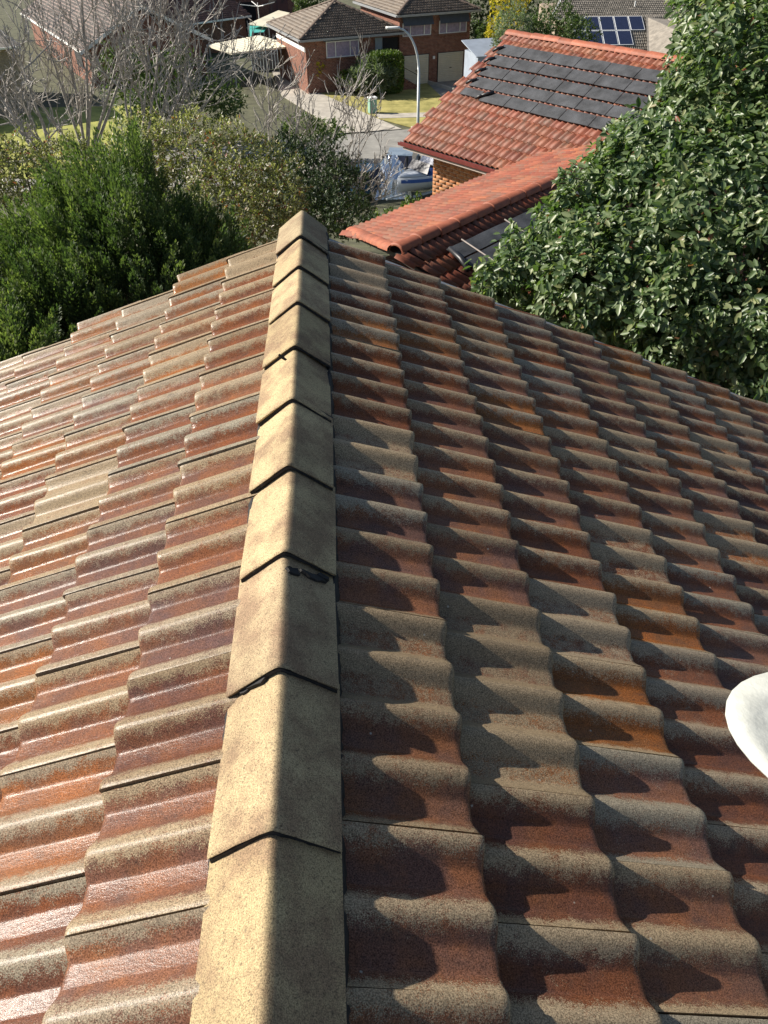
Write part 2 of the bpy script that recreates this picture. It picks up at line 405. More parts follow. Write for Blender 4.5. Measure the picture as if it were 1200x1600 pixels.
def flake(px_, py_, w, l, rot, lift=.006, seed=0):   # torn bits of pointing on the caps
    rg = np.random.default_rng(seed)
    P = aty(px_, py_, 1.0); sgn = -1 if px_ < 432 else 1
    th = math.radians(38)*sgn; n = np.array([math.sin(th), 0, math.cos(th)]); d = ray(px_, py_)
    o0 = np.array([.010, 0, RIDGE_Z-.014]); t = ((o0-CAM)@n)/(d@n); P = CAM+d*t
    a = np.array([math.cos(th), 0, -math.sin(th)]); b = np.array([0, 1.0, 0])
    e1 = a*math.cos(rot)+b*math.sin(rot); e2 = np.cross(n, e1)
    ring = []
    for i in range(11):
        t = 2*math.pi*i/11; r = 1+rg.normal(0, .18); ring.append(P+e1*w*math.cos(t)*r+e2*l*math.sin(t)*r+n*(lift*(.5+rg.random())))
    ring = np.array(ring); low = ring-n*(lift+.004)
    MB().add(np.vstack([ring, low]), [tuple(range(11))]+[(i, 11+i, 11+(i+1) % 11, (i+1) % 11) for i in range(11)]).build('torn_pointing', M['pointing'], house).location = (0, 0, -HZ)
flake(380, 900, .010, .013, 0, .004, 1); flake(458, 893, .020, .011, .05, .005, 2); flake(486, 900, .036, .011, .0, .006, 3); flake(505, 903, .018, .009, .0, .007, 8)
flake(404, 1066, .032, .013, .0, .005, 4); flake(384, 1078, .018, .009, 0, .004, 5); flake(441, 558, .016, .005, 0, .004, 6)
# walls under the roof
wl_ = MB(); wl_.box(-2.6, 3.2, -1.0, YV-.12, 0, RIDGE_Z-HZ-1.75)
wl_.add([(-2.6, YV-.12, RIDGE_Z-HZ-1.75), (3.2, YV-.12, RIDGE_Z-HZ-1.75), (0, YV-.12, RIDGE_Z-HZ-.2)], [(0, 1, 2)])
wl_.build('wall', M['brick_ours'], house)
#--MARK-ROOF--

# ------------------------------------------------------------------ vegetation builders
def unit(a): return a/(np.linalg.norm(a, axis=-1, keepdims=True)+1e-9)
def leaves_mesh(name, P, A, Nn, L, ratio=.42, fold=.18, droop=.12, rnd=None, mat=None, quads=True):
    """P base points, A leaf axes, Nn approximate normals, L lengths"""
    n = len(P); A = unit(A); S = unit(np.cross(A, Nn)); Nn = np.cross(S, A); L = np.asarray(L)[:, None]
    w = L*ratio*.5
    if quads:
        V = np.stack([P, P+A*L*.30+S*w*.85+Nn*w*fold, P+A*L*.68+S*w*.8+Nn*(w*fold-L*droop*.4), P+A*L-Nn*L*droop,
                      P+A*L*.68-S*w*.8+Nn*(w*fold-L*droop*.4), P+A*L*.30-S*w*.85+Nn*w*fold], 1).reshape(-1, 3)
        b = np.arange(n)[:, None]*6; F = np.concatenate([b+np.array([[0, 1, 2, 3]]), b+np.array([[0, 3, 4, 5]])])
    else:
        V = np.stack([P, P+A*L*.5+S*w, P+A*L-Nn*L*droop, P+A*L*.5-S*w], 1).reshape(-1, 3)
        F = np.arange(n)[:, None]*4+np.array([[0, 1, 2, 3]])
    r = RNG.random(n) if rnd is None else rnd
    me = mesh_np(name, V, [F], False, {'rnd': np.concatenate([r, r]) if quads else r})
    if mat: me.materials.append(mat)
    return me
def lobe_points(lobes, n, shell=.55, rg=RNG):
    """random points near the surface of several ellipsoids (centre, radii), kept out of the other lobes' inside"""
    C = np.array([l[0] for l in lobes], float); Rr = np.array([np.broadcast_to(l[1], 3) for l in lobes], float)
    wgt = (Rr.prod(1))**(2/3); idx = rg.choice(len(lobes), n*3, p=wgt/wgt.sum())
    d = unit(rg.normal(size=(n*3, 3))); rr = shell+(1-shell)*rg.random(n*3)**.6
    bump = 1+.12*np.sin(d[:, 0]*7+idx)+.12*np.sin(d[:, 1]*6+2*idx)+.1*np.sin(d[:, 2]*8+3*idx)
    P = C[idx]+d*Rr[idx]*(rr*bump)[:, None]
    keep = np.ones(len(P), bool)
    for c, r in zip(C, Rr): keep &= (((P-c)/r)**2).sum(1) > (shell*.93)**2
    P, d = P[keep][:n], d[keep][:n]
    return P, d
def whorls(P, D, k, spread=1.0, size=(.07, .11), up=.35, rg=RNG):
    """k leaves radiating from every twig tip"""
    n = len(P); ax = unit(D+np.array([0, 0, up])+rg.normal(0, .35, (n, 3)))
    t = unit(np.cross(ax, rg.normal(size=(n, 3)))); b = np.cross(ax, t)
    PP, AA, NN = [], [], []
    for j in range(k):
        th = 2*math.pi*j*0.382*2.0+rg.normal(0, .3, n); rad = t*np.cos(th)[:, None]+b*np.sin(th)[:, None]
        el = rg.uniform(.15, .9, n)[:, None]*spread
        a = unit(ax*(1.15-el)+rad*el*1.2); PP.append(P-ax*(j/k)*.10); AA.append(a); NN.append(ax*1.0-a*.2)
    P2, A2, N2 = np.concatenate(PP), np.concatenate(AA), np.concatenate(NN)
    return P2, A2, N2, rg.uniform(size[0], size[1], len(P2))
def plant(name, label, cat, lobes, n, size, mat, base, stem_r=.06, k=6, shell=.5, up=.35, group=None, ratio=.45, trunk_mat=None, crown='crown', quads=True, fold=.18):
    b = np.array(base, float); t = thing(name, label, cat, b, group=group)
    P, D = lobe_points(lobes, n//k, shell); P2, A2, N2, L = whorls(P, D, k, 1.0, size, up)
    tag(link(crown, leaves_mesh(crown, P2-b, A2, N2, L, ratio, fold, mat=mat, quads=quads), None, t), kind='stuff')
    m = MB(); c0 = np.mean([l[0] for l in lobes], axis=0)-b
    m.tube([(0, 0, -.1), c0*[.3, .3, .4], c0*[.8, .8, .8]], [stem_r, stem_r*.8, stem_r*.5], 8)
    tr = m.build('trunk', trunk_mat or M['bark'], t, True)
    lm = MB()
    for c, r in lobes: lm.tube([c0*[.5, .5, .55], (np.array(c)-b)*.5+c0*.3, np.array(c)-b], [stem_r*.5, stem_r*.4, stem_r*.2], 5)
    lm.build('limbs', trunk_mat or M['bark'], t, True)
    return t
def lob(px_, py_, Y, r):
    c = aty(px_, py_, Y); return (c, np.broadcast_to(r, 3).astype(float))

M['bark'] = simple('grey_brown_bark', (.11, .085, .065), .9, .4, 14, .01, 40)
M['pale_bark'] = simple('pale_bare_bark', (.36, .33, .30), .85, .35, 8, .004, 60)
M['leaf_glossy'] = leaf_material('glossy_leaf', [(0, (.050, .090, .036)), (.5, (.100, .150, .060)), (.86, (.175, .220, .105)), (.994, (.24, .26, .12)), (.997, (.20, .075, .04)), (1, (.24, .06, .04))], .40, .32, .5)
M['leaf_conifer'] = leaf_material('conifer_spray', [(0, (.046, .074, .034)), (.6, (.102, .142, .056)), (1, (.215, .245, .098))], .6, .35, .3)
M['leaf_olive'] = leaf_material('olive_leaf', [(0, (.085, .098, .038)), (.5, (.170, .170, .078)), (.82, (.31, .285, .165)), (.94, (.46, .42, .29)), (.97, (.26, .08, .05)), (1, (.22, .06, .04))], .42, .36, .5)
M['leaf_dark'] = leaf_material('dark_leaf', [(0, (.018, .034, .012)), (.6, (.032, .056, .018)), (1, (.065, .085, .025))], .5, .15, .4)
M['leaf_mid'] = leaf_material('mid_green_leaf', [(0, (.04, .07, .02)), (.6, (.07, .11, .03)), (1, (.13, .16, .06))], .5, .25, .4)
M['leaf_yellow'] = leaf_material('yellow_blossom', [(0, (.14, .16, .02)), (.4, (.42, .34, .03)), (1, (.60, .46, .04))], .6, .3, .3)
M['leaf_grey'] = leaf_material('grey_green_leaf', [(0, (.09, .12, .075)), (1, (.24, .27, .18))], .6, .35, .3)
M['leaf_hedge'] = leaf_material('hedge_leaf', [(0, (.045, .085, .014)), (.6, (.09, .14, .02)), (1, (.14, .18, .03))], .5, .25, .4)

# --- the large glossy tree beside our verge
BT = [lob(1260, 50, 8.8, 1.25), lob(1200, 165, 8.0, 1.05), lob(1095, 255, 7.8, .85), lob(1005, 335, 7.4, .78), lob(905, 385, 7.2, .60), lob(838, 428, 6.9, .44),
      lob(1120, 380, 7.0, 1.15), lob(1010, 455, 6.5, .78), lob(1140, 500, 6.1, .95), lob(910, 460, 6.4, .5), lob(1200, 300, 7.6, 1.35), lob(1215, 560, 5.9, .8), lob(775, 436, 6.7, .22), lob(1180, 60, 8.8, .55), lob(1080, 170, 8.3, .4), lob(985, 270, 7.7, .42)]
BT = [(c, r) for c, r in BT]
big_base = np.array([5.2, 8.2, ground_z(8.2)])
bt = thing('evergreen_tree', 'tall dense evergreen tree with glossy leaves growing against the right roof verge', 'tree', big_base)
rg = np.random.default_rng(21)
P, D = lobe_points(BT, 11500, .68, rg)
ok = ~((P[:, 1] < 4.25) & (P[:, 2] < RIDGE_Z+.05-np.abs(P[:, 0])*math.tan(PR))); P, D = P[ok], D[ok]
P2, A2, N2, L = whorls(P, D, 8, 1.0, (.042, .108), .35, rg)
A2 = unit(A2+np.array([0, 0, -.55])+rg.normal(0, .25, A2.shape)); N2 = unit(N2+rg.normal(0, .3, N2.shape)+np.array([-.25, -.1, .3])); P2 = P2+rg.normal(0, .02, P2.shape)
cpx = pix(P2); vis = (cpx[:, 0] > 700) & (cpx[:, 0] < 1230) & (cpx[:, 1] > -30) & (cpx[:, 1] < 640)
front = ((CAM-P2)*np.repeat(D[None], 8, 0).reshape(-1, 3)).sum(1)/np.linalg.norm(CAM-P2, axis=1)
score = np.where(vis & (front > .35), L/cpx[:, 2], -1)
pick = np.argsort(-score)[:300]; rest = np.ones(len(P2), bool); rest[pick] = False
tag(link('crown', leaves_mesh('crown', P2[rest]-big_base, A2[rest], N2[rest], L[rest], .52, .25, .22, mat=M['leaf_glossy']), None, bt), kind='stuff')
one = leaves_mesh('leaf', np.zeros((1, 3)), np.array([[1.0, 0, 0]]), np.array([[0, 0, 1.0]]), [1.0], .52, .25, .22, np.zeros(1), M['leaf_glossy'])
for i in pick:
    a = unit(A2[i]); s_ = unit(np.cross(a, N2[i])); nn = np.cross(s_, a)
    o = link('leaf', one, None, bt); k_ = float(L[i])
    p = P2[i]-big_base
    o.matrix_local = Matrix(((a[0]*k_, -s_[0]*k_, nn[0]*k_, p[0]), (a[1]*k_, -s_[1]*k_, nn[1]*k_, p[1]), (a[2]*k_, -s_[2]*k_, nn[2]*k_, p[2]), (0, 0, 0, 1)))
m = MB(); m.tube([(0, 0, -.2), (.05, -.1, 2.2), (-.1, .1, 4.2), (0, .3, 6.6)], [.17, .14, .10, .04], 8); m.build('trunk', M['bark'], bt, True)
for c, r in BT:
    c = c-big_base; m = MB(); z0 = np.clip(c[2]*.55, 1.2, 4.4)
    m.tube([(0, 0, z0), c*[.5, .5, 0]+np.array([0, 0, z0*.4+c[2]*.55]), c+np.array([0, 0, r[2]*.5])], [.07, .045, .012], 6); m.build('limb', M['bark'], bt, True)

# --- conifer with upright sprays
def conifer(name, label, lobes, nplume, base, seed):
    rg = np.random.default_rng(seed); b = np.array(base); t = thing(name, label, 'conifer', b)
    P, D = lobe_points(lobes, nplume, .80, rg); n = len(P); nb = 150
    ax = unit(D*[.55, .55, .15]+np.array([0, 0, 1.0])+rg.normal(0, .12, (n, 3)))
    ln = rg.uniform(.40, .75, n); rd = ln*.17
    q = rg.random((n, nb)); th = rg.random((n, nb))*6.283
    e1 = unit(np.cross(ax, rg.normal(size=(n, 3)))); e2 = np.cross(ax, e1)
    rad = np.cos(th)[..., None]*e1[:, None]+np.sin(th)[..., None]*e2[:, None]
    prof = np.sin(np.pi*np.clip(q*.86+.1, 0, 1))
    Q = P[:, None]+ax[:, None]*(q*ln[:, None])[..., None]+rad*(prof*rd[:, None]*.75)[..., None]
    A = ax[:, None]*.95+rad*.42+rg.normal(0, .18, (n, nb, 3))
    me = leaves_mesh('crown', Q.reshape(-1, 3)-b, A.reshape(-1, 3), rad.reshape(-1, 3), rg.uniform(.035, .065, n*nb), .40, 0, .02, np.repeat(rg.random(n), nb)*.7+rg.random(n*nb)*.3, M['leaf_conifer'], quads=False)
    tag(link('crown', me, None, t), kind='stuff')
    # brown inner branches carrying the sprays
    bm = MB(); c0 = np.mean([l[0] for l in lobes], axis=0)-b
    for i in range(0, n, 9): bm.tube([c0*[1, 1, .55], (P[i]-b)*.6+c0*.3, P[i]-b], [.03, .015, .006], 4, False)
    bm.build('branches', M['bark'], t); MB().tube([(0, 0, -.2), c0*[.6, .6, .5], c0*[1, 1, 1.1]], [.2, .15, .05], 8).build('trunk', M['bark'], t, True)
    return t
CL = [lob(200, 428, 11.0, (1.0, .95, 1.12)), lob(125, 450, 10.7, (.72, .8, .85)), lob(285, 450, 10.9, (.70, .75, .72)), lob(210, 520, 10.2, (1.1, .8, .9)), lob(110, 555, 9.5, (.7, .6, .7)), lob(350, 475, 11, (.35, .5, .35))]
conifer('conifer_shrub', 'broad dark green conifer with upright feathery sprays behind left roof edge', CL, 1900, (aty(180, 400, 11)[0], 11.0, ground_z(11)), 31)
conifer('shaded_conifer', 'near-black shaded conifer at the left photo edge below the broad conifer', [lob(-30, 530, 9.6, (.6, .6, .7)), lob(10, 590, 8.6, (.55, .5, .5)), lob(-60, 480, 10.5, (.6, .6, .55))], 420, (aty(-20, 480, 9.4)[0], 9.4, ground_z(9.4)), 32)

# --- pale olive shrubs with red tips
plant('olive_shrub', 'pale olive leafy shrub with red leaf tips between conifer and ridge end', 'shrub',
      [lob(225, 245, 17.2, (.85, .8, .75)), lob(300, 235, 17, (.95, .9, .8)), lob(370, 255, 16.6, (.9, .8, .8)), lob(425, 300, 16.0, (.75, .7, .8)), lob(350, 320, 15.4, (.95, .8, .9)), lob(420, 350, 15, (.8, .6, .8))],
      26000, (.045, .085), M['leaf_olive'], (aty(340, 300, 16.3)[0], 16.3, ground_z(16.3)), .08, 6, .55)
plant('olive_shrub', 'pale olive leafy shrub behind the conifer at left photo edge', 'shrub',
      [lob(40, 270, 17, (.9, .8, .75)), lob(110, 255, 17.3, (.75, .8, .6)), lob(-40, 260, 17, (.8, .8, .8))], 12000, (.045, .085), M['leaf_olive'], (aty(40, 300, 17)[0], 17, ground_z(17)), .08, 6, .55)
# --- dark leafy shrub under the bare branches
plant('dark_shrub', 'dark green rounded shrub beneath bare branches beside the street', 'shrub',
      [lob(500, 276, 27, (1.4, 1.2, 1.2)), lob(445, 258, 28, (1.2, 1.2, 1.1)), lob(530, 300, 26, (1.0, 1.0, 1.0)), lob(470, 320, 25, (1.3, 1.0, 1.2)), lob(540, 340, 24, (1.0, .8, .8)), lob(600, 355, 23, (.7, .6, .5))],
      22000, (.07, .13), M['leaf_dark'], (aty(490, 300, 26.5)[0], 26.5, ground_z(26.5)), .12, 6, .5)
plant('loose_shrub', 'loose olive green shrub seen through the bare winter branches', 'shrub',
      [lob(205, 115, 55, (2.2, 1.6, 1.9)), lob(280, 120, 54, (1.9, 1.5, 1.8)), lob(240, 165, 52, (2.2, 1.4, 1.4)), lob(345, 155, 55, (1.6, 1.4, 1.3))], 11000, (.14, .26), M['leaf_mid'], (*aty(250, 180, 54)[:1], 54, 0), .15, 5, .35)

# --- bare deciduous trees
def bare_tree(name, label, base, stems, seed, r0, rmin, levels=3, spread=.45, nsub=(4, 3, 2, 2)):
    rg = np.random.default_rng(seed); b = np.array(base, float); t = thing(name, label, 'tree', b)
    tw = MB()
    def grow(p, d, ln, r, lev, mb):
        k = 4; path = [p]; dd = d.copy()
        for i in range(k):
            dd = unit(dd+rg.normal(0, .16, 3)+np.array([0, 0, .07])); path.append(path[-1]+dd*ln/k)
        rr = np.linspace(r, max(r*.55, rmin*.7), k+1); mb.tube(path, rr, 5 if lev < 2 else 3, False)
        if lev >= levels: return
        for j in range(nsub[min(lev, len(nsub)-1)]):
            f = rg.uniform(.3, 1.0); i = min(int(f*k), k-1); q = path[i]*(1-(f*k-i))+path[i+1]*(f*k-i)
            nd = unit(unit(path[i+1]-path[i])+rg.normal(0, spread, 3)+np.array([0, 0, .22]))
            grow(q, nd, ln*rg.uniform(.45, .75), max(rmin, r*.5), lev+1, tw)
    # trunk up to the fork, then one mesh for every main stem
    fork = np.array([0, 0, stems[0][3]])
    MB().tube([(0, 0, -.3), fork*.5+rg.normal(0, .03, 3), fork], [r0*1.25, r0*1.05, r0], 8).build('trunk', M['pale_bark'], t, True)
    for (sx, sy, sY, _) in stems:
        e = aty(sx, sy, sY)-b; st = fork*rg.uniform(.6, 1.0); mid = st*.5+e*.5+np.array([0, 0, -.06*np.linalg.norm(e-st)])+rg.normal(0, .12, 3)
        tt = np.linspace(0, 1, 8)[:, None]; path = (1-tt)**2*st+2*tt*(1-tt)*mid+tt**2*e
        path += rg.normal(0, .02*np.linalg.norm(e-st)/4, path.shape)*np.linspace(0, 1, 8)[:, None]
        rr = np.linspace(r0*.62, max(rmin, r0*.16), 8); lm = MB(); lm.tube(path, rr, 6)
        lm.build('limb', M['pale_bark'], t, True); LN = np.linalg.norm(e-st)
        for j in range(9):
            f = rg.uniform(.28, 1.0)*7; i = min(int(f), 6); q = path[i]*(1-(f-i))+path[i+1]*(f-i)
            nd = unit(unit(path[i+1]-path[i])+rg.normal(0, spread, 3)+np.array([0, 0, .2])); grow(q, nd, LN*rg.uniform(.22, .42), max(rmin, r0*.22), 1, tw)
    tag(tw.build('twigs', M['pale_bark'], t), kind='stuff'); return t
Yb = 46
b1 = aty(140, 268, Yb); b1[2] = 0
bare_tree('bare_tree', 'large bare winter tree with many upright grey stems above the left lawn', b1,
          [(105, 60, 46, 1.6), (150, 5, 47, 1.6), (60, 30, 45, 1.6), (190, 60, 45, 1.6), (120, -60, 46, 1.6), (30, 110, 44, 1.6), (215, 20, 47, 1.6)], 3, .18, .019, 4, .5)
b2 = aty(215, 255, 43); b2[2] = ground_z(43)
bare_tree('bare_tree', 'bare multi-stemmed tree in the middle of the pale shrubs', b2,
          [(235, 40, 43, 1.3), (290, 10, 44, 1.3), (330, 60, 43, 1.3), (180, 60, 42, 1.3), (300, 100, 42, 1.3), (360, 110, 43, 1.3), (260, -50, 44, 1.3)], 4, .16, .019, 4, .5)
b3 = aty(95, 290, 42); b3[2] = ground_z(42)
bare_tree('bare_tree', 'leaning bare tree trunk running off the left photo edge', b3,
          [(-10, 150, 42, 1.6), (20, 70, 41, 1.6), (-60, 60, 42, 1.6), (40, 170, 40, 1.6)], 6, .19, .020, 4, .5)
b4 = aty(420, 345, 30); b4[2] = ground_z(30)
bare_tree('bare_tree', 'low bare tree with long pale branches sweeping right over the dark shrub', b4,
          [(540, 190, 30, 1.0), (565, 240, 29, 1.0), (570, 290, 28, 1.0), (575, 315, 27, 1.0), (470, 170, 31, 1.0), (420, 160, 30, 1.0), (520, 335, 27, 1.0)], 8, .10, .013, 4, .42)
#--MARK-VEG--
# ------------------------------------------------------------------ street: ground, road, kerb, lawns, driveways
M['soil'] = simple('dry_garden_ground', (.085, .085, .045), .95, .45, 1.5, .02, 20)
M['asphalt'] = simple('worn_asphalt', (.22, .21, .19), .9, .2, 1.2, .004, 60, c2=(.26, .25, .225))
M['concrete'] = simple('driveway_concrete', (.40, .365, .31), .9, .25, 1.5, .003, 60)
M['dry_lawn'] = simple('dry_winter_lawn', (.28, .26, .06), .95, .4, .9, .02, 30, c2=(.31, .27, .09))
M['green_lawn'] = simple('green_lawn', (.25, .29, .05), .95, .4, .8, .02, 30, c2=(.31, .30, .07))
grid_sheet('ground', [-500, -60, -30, -15, 0, 15, 30, 60, 500], [-60, 0, 8, 20, 32, 42, 46, 60, 120, 900], lambda x, y: ground_z(y)-.03, M['soil'])
def sheet(name, pts, z, mat, thick=.02):
    m = MB(); m.slab([(p[0], p[1], z) for p in pts], thick, (0, 0, 1)); return tag(m.build(name, mat), kind='structure')
k0, k1 = atz(500, 214, 0), atz(660, 200, 0); kd = unit((k1-k0)[:2]); kn = np.array([-kd[1], kd[0]])     # far kerb line
def kp(a, b): p = k0[:2]+kd*a+kn*b; return (p[0], p[1])
sheet('road', [kp(-40, -8.5), kp(45, -8.5), kp(45, 0), kp(-40, 0)], .004, M['asphalt'])
gap = [(-40, 1.6), (6.4, 45)]
kb = MB()
for a0, a1 in gap:
    P0, P1, P2, P3 = kp(a0, 0), kp(a1, 0), kp(a1, .18), kp(a0, .18)
    kb.slab([(*P0, .13), (*P1, .13), (*P2, .13), (*P3, .13)], .14, (0, 0, 1))
tag(kb.build('kerb', M['concrete']), kind='structure')
lawnA = [atz(*q, 0) for q in [(628, 203), (700, 197), (760, 110), (735, 128), (700, 128), (560, 118), (478, 120), (505, 152), (545, 166)]]
sheet('lawn', [kp(6.5, .2), kp(20, .2), kp(20, 13.2), kp(14, 12.9)]+[tuple(atz(*q, 0)[:2]) for q in [(640, 128), (560, 116), (500, 118), (500, 146), (578, 182)]], .035, M['dry_lawn'], .03)
sheet('driveway', [tuple(atz(*q, 0)[:2]) for q in [(534, 209), (628, 202.5), (578, 181), (500, 146), (470, 110), (425, 112), (440, 150), (505, 190)]], .045, M['concrete'], .04)
sheet('footpath', [tuple(atz(*q, 0)[:2]) for q in [(592, 186), (700, 183), (700, 176), (586, 179)]], .055, M['concrete'], .03)
sheet('garage_drive', [tuple(atz(*q, 0)[:2]) for q in [(690, 152), (760, 160), (760, 118), (735, 123), (668, 131)]], .05, M['asphalt'], .03)
sheet('left_lawn', [(-32, 52), (-12, 46.5), (-11, 60), (-13.5, 66), (-34, 66)], .02, M['green_lawn'])
sheet('verge_grass', [kp(-40, .2), kp(1.4, .2), kp(.2, 2.6), kp(-5, 4.5), kp(-40, 4.5)], .010, M['soil'])

# ------------------------------------------------------------------ tiled roof planes
def cell_arrays(roll, gauge, height, step, lap=.05):
    """one two-roll tile in local x (along eave), y (up slope), z (normal)"""
    W = 2*roll
    px_ = np.array([0, .16, .30, .5, .66, .80, 1.0])*W; hz = np.array([.1, 1, .55, 0.02, 1, .55, 0.02])*height
    V = [(x, 0, h+step-.02) for x, h in zip(px_, hz)]+[(x, .0, h+step) for x, h in zip(px_, hz)]+[(x, gauge+lap, h) for x, h in zip(px_, hz)]
    k = 7; F = [(j, j+1, k+j+1, k+j) for j in range(k-1)]+[(k+j, k+j+1, 2*k+j+1, 2*k+j) for j in range(k-1)]
    return np.array(V, float), np.array(F)
def tile_plane(O, e, up, W, S, roll, gauge, height, step, inside=None):
    """list of (origin, visible) of all tiles on a plane"""
    e, up = unit(np.array(e, float)), unit(np.array(up, float)); out = []
    for c in range(int(S/gauge+.01)):
        off = (c % 2)*roll
        for i in range(-1, int(W/(2*roll))+1):
            u = i*2*roll+off; v = c*gauge
            if u < -roll*1.01 or u > W-roll*.9: continue
            if inside and not inside(u+roll, v+gauge*.5): continue
            out.append(O+e*u+up*v)
    return out
def plane_mat(e, up):
    e, up = unit(np.array(e, float)), unit(np.array(up, float)); n = np.cross(e, up); return np.stack([e, up, n], 1)
def tile_stuff(name, origins, Rm, VF, mat, parent):
    V, F = VF; n = len(origins)
    if not n: return
    jit = RNG.normal(0, .004, (n, 1, 3)); VV = ((V@Rm.T)[None]+np.array(origins)[:, None]+jit).reshape(-1, 3)
    FF = (F[None]+(np.arange(n)*len(V))[:, None, None]).reshape(-1, 4); r = np.repeat(RNG.random(n), len(F))
    return tag(link(name, mesh_np(name, VV, [FF], False, {'rnd': r}), mat, parent), kind='stuff')
def tile_objects(origins, Rm, me, parent):
    for o_ in origins:
        o = link('roof_tile', me, None, parent); j = RNG.normal(0, .003, 3)
        o.matrix_local = Matrix.Translation(Vector(o_+j)) @ (Matrix(Rm.tolist()) @ Matrix.Rotation(RNG.normal(0, .006), 3, 'X')).to_4x4()
def cap_run(A, B, mat, parent, length=.42, r=.12, h=.09, name='ridge_cap', lap=.035):
    """lapped half-round caps along a ridge or hip from A to B"""
    A, B = np.array(A, float), np.array(B, float); d = unit(B-A); Ln = np.linalg.norm(B-A); side = unit(np.cross(d, [0, 0, 1.0])); nn = np.cross(side, d)
    th = np.linspace(0, math.pi, 9); V, F = [], []
    for y, g in ((0, 1.0), (.02, 1.0), (length+lap, .9)):
        for t in th: V.append((r*g*math.cos(t), y, h*g*math.sin(t)**.8-.035-(.006 if y == 0 else 0)))
    F = [(i*9+j, (i+1)*9+j, (i+1)*9+j+1, i*9+j+1) for i in range(2) for j in range(8)]
    n = len(V); V += [(.85*v[0], .0, v[2]-.03) for v in V[:9]]; F += [(j+1, j, n+j, n+j+1)[::-1] for j in range(8)]
    me = mesh_np(name, V, [np.array(F)], True, {'rnd': np.zeros(len(F))}); me.materials.append(mat)
    Rm = Matrix(np.stack([side, d, nn], 1).tolist())
    for i in range(max(1, int(Ln/length+.5))):
        o = link(name, me, None, parent); o.matrix_local = Matrix.Translation(Vector(A+d*length*i)+Vector(RNG.normal(0, .004, 3))) @ Rm.to_4x4()
def gutter_mesh(A, B, out, mat, parent, w=.12, h=.11, name='gutter'):
    A, B, out = np.array(A, float), np.array(B, float), unit(np.array(out, float)); z = np.array([0, 0, 1.0])
    rings = [[P+out*a+z*b for a, b in ((0, 0), (0, -h), (w, -h), (w+.012, 0), (w-.012, 0), (w-.02, -h+.03), (.02, -h+.03), (.02, 0))] for P in (A, B)]
    return MB().loft(rings).build(name, mat, parent)

# ------------------------------------------------------------------ neighbour with the red tiled roofs
M['red_tile'] = red_tile_material('terracotta_tile', [(0, (.19, .052, .030)), (.35, (.25, .070, .034)), (.7, (.205, .076, .046)), (1, (.28, .088, .038))], .5)
M['red_cap'] = simple('terracotta_cap', (.30, .090, .045), .65, .3, 6, .003, 80, piece=.2)
M['gutter_red'] = simple('maroon_gutter', (.16, .035, .03), .45, .2, 8)
M['soffit'] = simple('soffit_board', (.42, .36, .32), .8, .15, 4)
M['brick_red'] = NT('red_brick_piece'); _n = M['brick_red']
M['brick_red'] = _n.out(_n.mix(1.0, _n.ramp(_n.rnd(), [(0, (.30, .12, .05)), (.5, (.40, .19, .085)), (1, (.24, .11, .06))]), _n.ramp(_n.noise(_n.pos(), 14, 4, .6), [(.3, .7), (.7, 1.25)]), 'MULTIPLY'), .85, _n.bump(_n.noise(_n.pos(), 60, 3), .5, .004), .25)
M['mortar'] = simple('pale_mortar', (.45, .38, .30), .9, .2, 20)
M['mat_black'] = simple('rubber_heater_mat', (.045, .047, .052), .65, .6, 3, .006, 40)
M['pipe_black'] = simple('black_pipe', (.015, .015, .017), .45)
KS = .63
ZE = CAM[2]-8.17*KS
eA = atz(632, 222, ZE); eB0 = atz(795, 271, ZE); ed = unit(eB0-eA); upn = np.array([-ed[1], ed[0], 0]); upn = upn if upn[1] > 0 else -upn
PT = math.radians(28); upv = upn*math.cos(PT)+np.array([0, 0, math.sin(PT)])
RUN = 5.7*KS; SL = RUN/math.cos(PT); WU = 8.5
rb = np.array([eA[0]+ed[0]*4+upn[0]*RUN, eA[1]+ed[1]*4+upn[1]*RUN, ZE-5.3])
rh = thing('red_roofed_house', 'brick house with red terracotta roofs on two wings beside the glossy tree', 'house', rb)
rl = lambda p: np.array(p, float)-rb
NC = 14; GA = SL/NC; RO = 8.17*KS/8.17*.256*1.0
RO = .256*KS
VF = cell_arrays(RO, GA, .06, .035)
red_me = mesh_np('roof_tile', VF[0], [VF[1]], False, {'rnd': np.zeros(len(VF[1]))}); red_me.materials.append(M['red_tile'])
# lower wing ridge
ZL = CAM[2]-4.02
lA = atz(622, 391, ZL); lB0 = atz(849, 291, ZL); ld = unit(lB0-lA); lA = lA-ld*.05
lleft = np.array([-ld[1], ld[0], 0]); LLEN = 7.2; lB = lA+ld*LLEN
PL = math.radians(16)
# run of the left plane so that its eave shows where the photograph has it
d_ = ray(620, 334); upL = np.array([*(-lleft[:2]*math.cos(PL)), math.sin(PL)]); nL = np.cross(ld, upL); nL = nL if nL[2] > 0 else -nL
hit = CAM+d_*(((lA-CAM)@nL)/(d_@nL)); LRUN = max(1.2, float((hit-lA)@lleft))
def under_lower(P, sgn=1):                        # is this point below the left plane of the lower wing?
    q = P-lA; a = q@ld; b = q@lleft
    return (-.3 < a) and (-6 < b < LRUN+.4) and P[2] < ZL-max(b, -b*1.0)*math.tan(PL)-.22
Rm_u = plane_mat(ed, upv)
orig = [o for o in tile_plane(eA+upv*0, ed, upv, WU, SL, RO, GA, .045, .035) if not under_lower(o+ed*RO+upv*GA*.5)]
